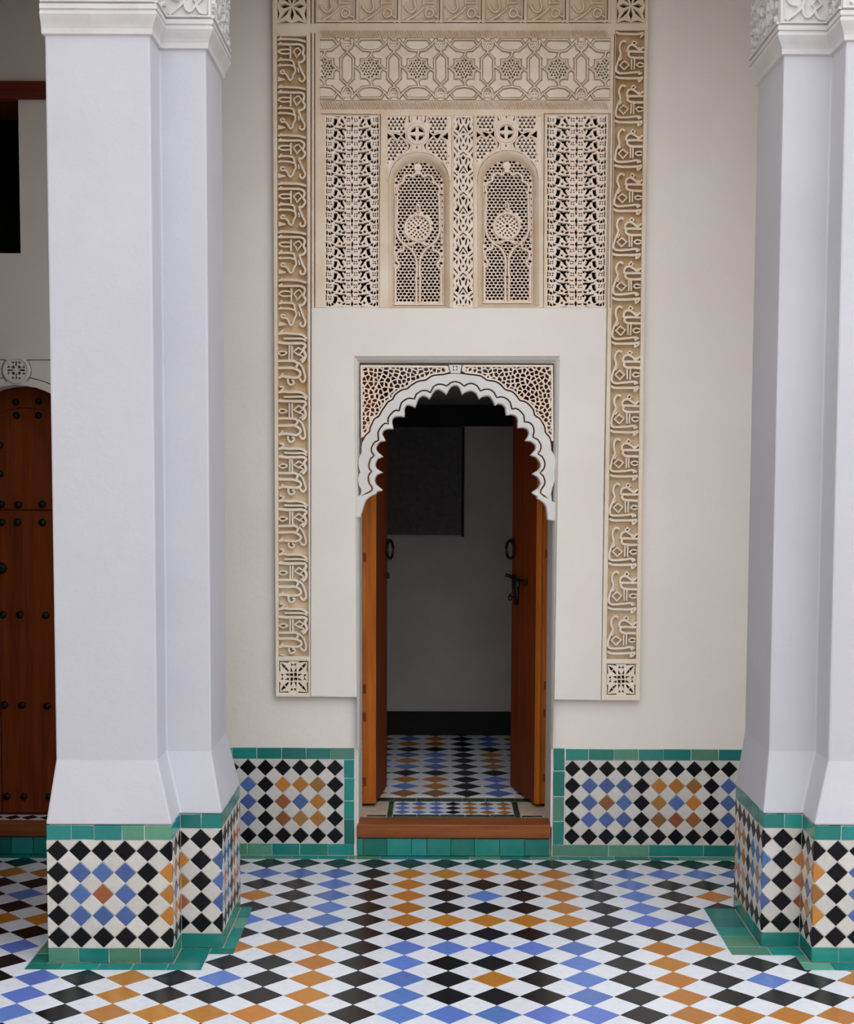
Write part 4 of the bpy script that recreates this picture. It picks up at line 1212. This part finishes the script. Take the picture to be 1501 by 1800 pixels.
# spandrels: pierced sheets with irregular leaf-shaped openings
def voronoi(region, pts, shrink):
    cells = []
    for i, p in enumerate(pts):
        cell = [(p[0]-14, p[1]-14), (p[0]+14, p[1]-14), (p[0]+14, p[1]+14), (p[0]-14, p[1]+14)]
        for j, q in enumerate(pts):
            if i == j or abs(q[0]-p[0]) > 28 or abs(q[1]-p[1]) > 28: continue
            mx_, my_ = (p[0]+q[0])/2, (p[1]+q[1])/2; nx_, ny_ = q[0]-p[0], q[1]-p[1]
            l = math.hypot(nx_, ny_); c_ = (mx_*nx_+my_*ny_)/l-shrink; nx_ /= l; ny_ /= l
            out = []
            for k in range(len(cell)):
                a, b = cell[k-1], cell[k]; da = a[0]*nx_+a[1]*ny_-c_; db = b[0]*nx_+b[1]*ny_-c_
                if db <= 0:
                    if da > 0: tt = da/(da-db); out.append((a[0]+(b[0]-a[0])*tt, a[1]+(b[1]-a[1])*tt))
                    out.append(b)
                elif da <= 0: tt = da/(da-db); out.append((a[0]+(b[0]-a[0])*tt, a[1]+(b[1]-a[1])*tt))
            cell = out
            if len(cell) < 3: break
        if len(cell) >= 3 and abs(area2(cell)) > 7: cells.append(cell)
    return cells
def spandrel(side):
    if side == 0:
        reg = [(633.5, 641.5), (787, 643), (790.5, 653.5)]+[p for p in reversed(grow(C2, 1.2)) if p[0] < 790 and p[1] < 769 and p[1] > 655]+[(634.5, 770)]
        inn_ = [(637, 645.5), (781, 646.5), (783, 652)]+[p for p in reversed(grow(C2, 4.0)) if p[0] < 780 and p[1] < 764 and p[1] > 652]+[(637.5, 760)]
    else:
        reg = [(972, 641.5), (813.5, 641.5), (811.5, 652)]+[p for p in grow(C2, 1.2) if p[0] > 814 and p[1] < 775 and p[1] > 655]+[(973, 776)]
        inn_ = [(968.5, 645), (818, 645), (817, 652)]+[p for p in grow(C2, 4.0) if p[0] > 822 and p[1] < 768 and p[1] > 652]+[(969.5, 764)]
    r2 = random.Random(31+side); pts = []
    tries = 0
    while len(pts) < 330 and tries < 9000:
        tries += 1
        p = (r2.uniform(630, 975), r2.uniform(640, 780))
        if not inside(p, reg): continue
        # scrolls stretch the openings round two whorls
        if all(math.hypot((p[0]-q[0])*0.95, (p[1]-q[1])*1.08) > 6.2 for q in pts): pts.append(p)
    cells = voronoi(inn_, pts, 0.95)
    rr = random.Random(5+side); hs = []
    for c in cells:
        mxx = sum(p[0] for p in c)/len(c); myy = sum(p[1] for p in c)/len(c)
        a = rr.uniform(0, math.pi); k = rr.uniform(0.62, 0.85)
        hs.append([(mxx+(x-mxx)*0.98*(k if rr.random() < 0.4 else 1), myy+(y-myy)*0.98) for x, y in c])
    plate('pierced_spandrel', [reg], hs, YA+0.004, YA+0.019, M['lattice'], arch_t, ch=0.0008)
    plate('spandrel_frame', [reg], [inn_], YA+0.001, YA+0.017, M['lattice'], arch_t, ch=0.0006)
spandrel(0); spandrel(1)
kq = [(788.5, 641.5), (811.5, 641.5), (809, 656), (792.5, 656)]
plate('keystone', [kq], [[(800+3.0*math.cos(a)-2.2*math.sin(a), 647.5+3*math.sin(a)+2.2*math.cos(a)), (800+5.6*math.cos(a), 647.5+5.6*math.sin(a)), (800+3*math.cos(a)+2.2*math.sin(a), 647.5+3*math.sin(a)-2.2*math.cos(a))] for a in [math.pi/4+math.pi/2*k for k in range(4)]], YA+0.001, YA+0.021, M['arch'], arch_t, ch=0.0008)

# ================================================================== DOOR STEP, LEAVES AND ROOM
def bx(name, mat, parent, *a, ch=0.0):
    mb = MB(); mb.box(*a, ch=ch); return mb.build(name, mat, parent)
step = empty('door_step', (0.32, 0.1, 0), 'low brown wooden door step on green tiles below the open doorway', 'step')
bx('wooden_sill', M['wood_h'], step, -0.076, 0.710, 0.098, 0.222, 0.076, ZS+0.001, ch=0.004)
bx('step_core', M['mortar'], step, -0.076, 0.712, 0.120, 0.60, 0.0, ZS-0.004)
green_row(step, (0, 0.106, 0), X_, Z_, (0, -1, 0), [-0.076, -0.052, 0.044, 0.145, 0.207, 0.304, 0.401, 0.504, 0.606, 0.708], 0.0, 0.073, ['t_green'], th=0.016)
plate_v = [(-0.05, 0.222), (0.045, 0.222), (0.045, 0.57), (-0.05, 0.57)]
bx('mortar_patch', M['mortar'], step, -0.072, 0.040, 0.223, 0.60, ZS-0.006, ZS-0.001)
bx('mortar_patch', M['mortar'], step, 0.597, 0.712, 0.223, 0.60, ZS-0.006, ZS-0.001)
green_row(step, (0, 0, ZS), X_, Y_, Z_, [-0.045, 0.038], 0.232, 0.262, ['t_dgreen'], th=0.005)
green_row(step, (0, 0, ZS), X_, Y_, Z_, [0.600, 0.69], 0.232, 0.262, ['t_dgreen'], th=0.005)
green_row(step, (0, 0, ZS), X_, Y_, Z_, spread(0.063, 0.572, 0.1), 0.234, 0.276, ['t_dgreen'], th=0.005)
green_row(step, (0, 0, ZS), X_, Y_, Z_, spread(-0.05, 0.68, 0.1), 0.502, 0.566, ['t_dgreen'], th=0.005)
green_row(step, (0, 0, ZS), X_, Y_, Z_, [0.234, 0.33, 0.42, 0.502], 0.040, 0.062, ['t_dgreen'], th=0.005, vertical=True)
green_row(step, (0, 0, ZS), X_, Y_, Z_, [0.234, 0.33, 0.42, 0.502], 0.572, 0.597, ['t_dgreen'], th=0.005, vertical=True)
def flat_tiles(parent, x0, x1, y0, y1, z, d, xc, kc, yc, rc_, white, name='tile', lim=None, colour=dado_colour):
    g = 0.0009; h = d/2-g*1.4
    for k2 in range(2*(int((x0-xc)/d)-2+kc), 2*(int((x1-xc)/d)+3+kc)):
        for r2 in range(2*(int((y0-yc)/d)-2+rc_), 2*(int((y1-yc)/d)+3+rc_)):
            if (k2+r2) % 2: continue
            cx_, cy_ = xc+(k2/2-kc)*d, yc+(r2/2-rc_)*d
            poly = [(cx_+p[0], cy_+p[1]) for p in diamond(h)]
            cl = clip_rect(poly, x0+g, x1-g, y0+g, y1-g)
            if len(cl) < 3 or area2(cl) < 0.0002: continue
            c0 = (sum(p[0] for p in cl)/len(cl), sum(p[1] for p in cl)/len(cl))
            mat = colour(k2//2, r2//2) if k2 % 2 == 0 else M[white]
            full = abs(area2(cl)-area2(poly)) < 1e-9
            tile_obj(name, [(p[0]-c0[0], p[1]-c0[1]) for p in cl], (c0[0], c0[1], z), X_, Y_, Z_, mat, parent, th=0.006, share=('flat', d) if full else None, ch=0.0007)
def inset_colour(k, r): 
    m = dado_colour(k, r); return M['t_blue'] if m is M['t_dblue'] else m
flat_tiles(step, 0.0635, 0.570, 0.278, 0.501, ZS, 0.0722, 0.0635+0.0375, 1, 0.278+0.037, 1, 't_white', colour=inset_colour)
# room floor
fr2 = empty('floor_room', (0.32, 1.2, ZS), 'diamond tiled floor of the dim room seen through the doorway', 'floor', 'structure')
bx('grout_bed', M['fgrout'], fr2, -1.0, 1.8, 0.598, 2.06, -0.05, ZS-0.003)
bx('grout_bed', M['fgrout'], fr2, -1.0, -0.08, YI+0.001, 0.598, -0.05, ZS-0.003)
bx('grout_bed', M['fgrout'], fr2, 0.718, 1.8, YI+0.001, 0.598, -0.05, ZS-0.003)
xk = FL(821, 1394.3, ZS)
flat_tiles(fr2, -0.25, 0.95, 0.600, 2.05, ZS, 0.1405, xk[0], 8, xk[1], 1, 't_white', colour=inset_colour)
sk = bx('baseboard_room', M['skirt'], None, -0.95, 1.75, 2.028, 2.0495, ZS, 0.258); tag(sk, 'black skirting along the foot of the dim room wall', 'baseboard', kind='structure')
YB = 2.049
a = W(676, 750, 2.02); b = W(812, 940, 2.02)
hp = empty('wall_panel', (0.18, 2.02, b[1]), 'dark grey square panel hanging on the dim room wall', 'panel')
bx('panel_board', M['dark'], hp, a[0]-0.12, b[0], 2.005, 2.049, b[1], a[1], ch=0.004)
bx('panel_frame', M['skirt'], hp, b[0]-0.004, b[0]+0.010, 2.0, 2.049, b[1]-0.01, a[1])
a = W(640, 712, 1.95); b = W(960, 749, 1.95)
bm_ = bx('roof_beam', M['skirt'], None, -0.94, 1.74, 1.90, 2.049, b[1], a[1], ch=0.004); tag(bm_, 'black horizontal beam high on the dim room wall', 'beam')

def door_leaf(name, label, near_in, near_out, far_in, far_out, zt=2.0):
    """open leaf seen edge on: plan corners of the near edge and of the far edge"""
    t = empty(name, ((near_in[0]+near_out[0])/2, near_in[1], ZS), label, 'door', 'structure')
    z0 = ZS+0.012
    def pr(a, b, c, d, z0, z1):
        return [(p[0], p[1], z) for z in (z0, z1) for p in (a, b, c, d)], [(0, 3, 2, 1), (4, 5, 6, 7), (0, 1, 5, 4), (1, 2, 6, 5), (2, 3, 7, 6), (3, 0, 4, 7)]
    def lerp(a, b, k): return (a[0]+(b[0]-a[0])*k, a[1]+(b[1]-a[1])*k)
    sgn = 1 if near_in[0] > near_out[0] else -1
    q = [near_out, near_in, far_in, far_out]
    if sgn < 0: q = [near_in, near_out, far_out, far_in]
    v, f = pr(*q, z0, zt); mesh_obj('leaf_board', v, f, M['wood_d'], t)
    # stile on the hinge edge, its light put into a brighter wood
    e = 0.004
    n0, n1 = (near_out[0], near_out[1]-e), (near_in[0]+sgn*0.002, near_in[1]-e)
    q = [n0, n1, (near_in[0]+sgn*0.002, near_in[1]+0.003), (near_out[0], near_out[1]+0.003)]
    if sgn < 0: q = [q[1], q[0], q[3], q[2]]
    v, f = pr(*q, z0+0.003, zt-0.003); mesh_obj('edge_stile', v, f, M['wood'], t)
    return t
# left leaf
dl = door_leaf('door_1', 'open left leaf of the varnished cedar double door', (-0.015, 0.404), (-0.070, 0.404), (0.021, 0.759), (-0.034, 0.765))
dr = door_leaf('door_2', 'open right leaf of the varnished cedar double door with iron bolt', (0.666, 0.412), (0.716, 0.412), (0.581, 0.769), (0.632, 0.781))
# mouldings and fittings of the leaves
bx('moulding_strip', M['wood'], dr, 0.668, 0.688, 0.392, 0.408, ZS+0.014, 1.99, ch=0.005)
for zz in (0.22, 0.50, 0.62, 1.18):
    bx('hinge_mark', M['wood_d'], dl, -0.068, -0.055, 0.3985, 0.4025, zz, zz+0.04)
    bx('hinge_mark', M['wood_d'], dr, 0.700, 0.712, 0.4065, 0.4105, zz+0.02, zz+0.055)
def ring(parent, c, rz, ry, tilt, r=0.006, name='ring_handle'):
    mb = MB(); pts = []
    for k in range(28):
        a = 2*math.pi*k/28; y_ = ry*math.cos(a); z_ = rz*math.sin(a)
        pts.append((c[0]+y_*math.sin(tilt), c[1]+y_*math.cos(tilt), c[2]+z_))
    mb.tube(pts, r, 8, True)
    mb.tube([(c[0]-0.03*(1 if c[0] < 0.3 else -1), c[1], c[2]+rz), (c[0]+0.004*(1 if c[0] < 0.3 else -1), c[1], c[2]+rz)], 0.008, 8)
    return mb.build(name, M['iron'], parent, True)
yh = 0.735
h1 = W(686, 966, yh); h2 = W(896.5, 966, yh)
ring(dl, (h1[0]-0.001, yh, h1[1]), 0.040, 0.038, 0.32, 0.0065)
ring(dr, (h2[0]+0.001, yh, h2[1]), 0.040, 0.038, -0.42, 0.0065)
r1 = W(682, 1013, yh); ring(dl, (r1[0], yh, r1[1]), 0.009, 0.009, 0.5, 0.0028, 'small_ring')
r1 = W(896, 1051, yh); ring(dr, (r1[0]+0.001, yh, r1[1]), 0.011, 0.011, -0.5, 0.0028, 'small_ring')
mb = MB()
def onleaf(k, off): # point on visible face of right leaf, k from near 0 to far 1
    return (0.666+(0.581-0.666)*k-off*0.97, 0.412+(0.769-0.412)*k-off*0.24)
zb = W(905, 1018, 0.7)[1]
a = onleaf(0.30, 0.012); b = onleaf(0.62, 0.014); c = onleaf(1.0, 0.020)
mb.tube([(a[0], a[1], zb), (b[0], b[1], zb), (c[0], c[1], zb+0.012), (c[0]-0.012, c[1], zb+0.014)], 0.008, 8)
mb.build('sliding_bolt', M['iron'], dr, True)
mb = MB(); a = onleaf(0.66, 0.004); b = onleaf(0.86, 0.004)
zz = zb
mb.add([(a[0], a[1], zz-0.03), (b[0], b[1], zz-0.03), (b[0], b[1], zz+0.02), (a[0], a[1], zz+0.02), (a[0]-0.012, a[1], zz-0.03), (b[0]-0.012, b[1], zz-0.03), (b[0]-0.012, b[1], zz+0.02), (a[0]-0.012, a[1], zz+0.02)],
       [(0, 1, 2, 3), (7, 6, 5, 4), (0, 4, 5, 1), (1, 5, 6, 2), (2, 6, 7, 3), (3, 7, 4, 0)])
mb.build('bolt_plate', M['iron'], dr)
mb = MB(); a = onleaf(0.70, 0.010)
mb.tube([(a[0], a[1], zb-0.01), (a[0], a[1], zb-0.06), (a[0]-0.003, a[1], zb-0.11)], 0.010, 8); mb.build('hasp', M['iron'], dr, True)
# plain jamb linings
for nm, x0, x1 in (('trim_1', -0.0785, -0.0715), ('trim_2', 0.7095, 0.7165)):
    tag(bx(nm, M['arch'], None, x0, x1, 0.112, YI-0.002, 0.12, 1.99), 'white plastered %s jamb of the open doorway' % ('left' if nm == 'trim_1' else 'right'), 'jamb', kind='structure')

# ================================================================== LEFT DOORWAY BEHIND THE LEFT PILLAR
YD = 0.235
d3 = empty('door_3', (-1.435, YD, ZS), 'studded brown wooden arched door half hidden by the left pillar', 'door', 'structure')
DC = (DLX0+DLX1)/2
dpoly = [(DLX0-0.02, ZS), (DLX1+0.02, ZS)]+[(DC+(DLR+0.02)*math.cos(a), DLZ-DLR+(DLR+0.02)*math.sin(a)) for a in [math.pi*k/24 for k in range(25)]]
v, f = plate_mesh([dpoly], [], YD+0.012, YD+0.06, back=True); mesh_obj('door_board', v, f, M['wood_d'], d3)
# planks and arched head board laid proud
pl = [DLX0, -1.56, -1.33, DLX1]
zhead = DLZ-0.085
for a, b in zip(pl[:-1], pl[1:]):
    cells = [(a+0.002, ZS+0.01), (b-0.002, ZS+0.01), (b-0.002, 1.395), (a+0.002, 1.395)]
    v, f = plate_mesh([cells], [], YD+0.002, YD+0.012, 0.002); mesh_obj('plank', v, f, M['wood_d'], d3)
    k = 10
    top = [(b-0.002-(b-a-0.004)*i/k) for i in range(k+1)]
    arc = [(x, min(DLZ-DLR+math.sqrt(max((DLR-0.0)**2-(x-DC)**2, 0.0001))-0.086, 9)) for x in top]
    if min(p[1] for p in arc) > 1.42:
        v, f = plate_mesh([[(a+0.002, 1.40), (b-0.002, 1.40)]+arc], [], YD+0.004, YD+0.012, 0.002); mesh_obj('plank', v, f, M['wood_d'], d3)
v, f = plate_mesh([[(DLX0+0.01, DLZ-DLR)]+[(DC+(DLR-0.004)*math.cos(a), DLZ-DLR+(DLR-0.004)*math.sin(a)) for a in [math.pi-math.pi*k/30 for k in range(31)]]+[(DC+(DLR-0.084)*math.cos(a), DLZ-DLR+(DLR-0.084)*math.sin(a)) for a in [math.pi*k/30 for k in range(31)]]], [], YD, YD+0.012, 0.002)
mesh_obj('head_board', v, f, M['wood_d'], d3)
studs = [(27.6,706.5,6.3),(68,705.5,6.3),(-12,712,6.3),(29,730,5.8),(67.6,730,5.8),(-10,736,5.8),(0,782,6),(0,833,6),(2,886.5,6.6),(32,887.5,6.6),(74,886.5,6.6),(3,918,6.6),(31,918,6.6),(74.5,918.5,6.6),(2,999,10),
         (5,1080.6,6.6),(35,1080.6,6.6),(80.5,1081.5,6.6),(8,1239,6.6),(38.5,1240,6.6),(82.5,1241,6.6),(12,1400,6.6),(42,1400,6.6),(86,1401,6.6),(-30,887,6.6),(-30,918,6.6),(-27,1080,6.6),(-24,1239,6.6)]
for i, (x, y, r) in enumerate(studs):
    c = W3(x, y, YD); R_ = r*PX*1.03
    mb = MB(); seg = 12; vs = []; fs = []
    prof = [(1.0, 0.004), (0.95, -0.004), (0.75, -0.009), (0.4, -0.0125)]
    for (k, d_) in prof: vs += [(c[0]+R_*k*math.cos(2*math.pi*j/seg), c[1]+d_, c[2]+R_*k*math.sin(2*math.pi*j/seg)) for j in range(seg)]
    for q in range(3):
        for j in range(seg): fs.append((q*seg+j, q*seg+(j+1) % seg, (q+1)*seg+(j+1) % seg, (q+1)*seg+j))
    fs.append(tuple(3*seg+j for j in range(seg)))
    mesh_obj('stud', vs, fs, M['iron'], d3, True)
# plaster arch moulding with medallion over it
ds = empty('star_medallion', (-1.43, YW, 1.9), 'round pierced star medallion in the plaster above the studded door', 'medallion')
hs = []
for k in range(8):
    a = math.pi/4*k; ux, uy = math.cos(a), math.sin(a)
    def pt(r_, t_): return (MC[0]+RM*(r_*ux-t_*uy), MC[1]+RM*(r_*uy+t_*ux))
    if k % 2 == 0: hs.append([pt(0.30, -0.05), pt(0.80, -0.09), pt(0.88, 0), pt(0.80, 0.09), pt(0.30, 0.05)])
    else: hs.append([pt(0.20, 0), pt(0.46, -0.20), pt(0.56, 0), pt(0.46, 0.20)])
    a2 = a+math.pi/8; ux, uy = math.cos(a2), math.sin(a2)
    hs.append([pt(0.66, -0.06), pt(0.86, -0.16), pt(0.90, 0.14), pt(0.78, 0.08)])
med = [(MC[0]+RM*1.06*math.cos(2*math.pi*k/40), MC[1]+RM*1.06*math.sin(2*math.pi*k/40)) for k in range(40)]
v, f = plate_mesh([med], hs, YW-0.006, YW+0.012, 0.0008); mesh_obj('medallion', v, f, M['wall'], ds)
ring_o = [(MC[0]+RM*1.28*math.cos(2*math.pi*k/40), MC[1]+RM*1.28*math.sin(2*math.pi*k/40)) for k in range(40)]
ring_i = [(MC[0]+RM*1.07*math.cos(2*math.pi*k/40), MC[1]+RM*1.07*math.sin(2*math.pi*k/40)) for k in range(40)]
v, f = plate_mesh([ring_o], [ring_i], YW-0.009, YW-0.0003, 0.002); mesh_obj('medallion_ring', v, f, M['wall'], ds)
st3 = empty('door_step', (-1.43, 0.1, 0), 'dark wooden door step in front of the studded door', 'step')
bx('wooden_sill', M['wood_h'], st3, DLX0+0.002, DLX1-0.002, 0.100, 0.225, 0.076, ZS+0.001, ch=0.004)
bx('step_core', M['mortar'], st3, DLX0+0.002, DLX1-0.002, 0.120, YI, 0.0, ZS-0.005)
green_row(st3, (0, 0.106, 0), X_, Z_, (0, -1, 0), spread(DLX0-0.05, DLX1+0.03, 0.1), 0.0, 0.073, ['t_green'], th=0.014)
flat_tiles(st3, DLX0+0.004, DLX1-0.004, 0.150, 0.234, ZS+0.002, 0.0722, -1.43, 0, 0.19, 1, 't_white', colour=lambda k, r: M['t_black'])
# dark opening above with its lintel; inner block added to darken the soffit
mb = MB(); mb.box(-1.795, -1.00, YW-0.022, YW-0.0005, 3.012, 3.080, ch=0.003); mb.box(-1.768, -1.411, YW-0.001, YI+0.02, 3.008, 3.078)
lt = mb.build('lintel_beam', M['wood_c3'])
tag(lt, 'dark red-brown wooden lintel over the black opening at upper left', 'lintel')
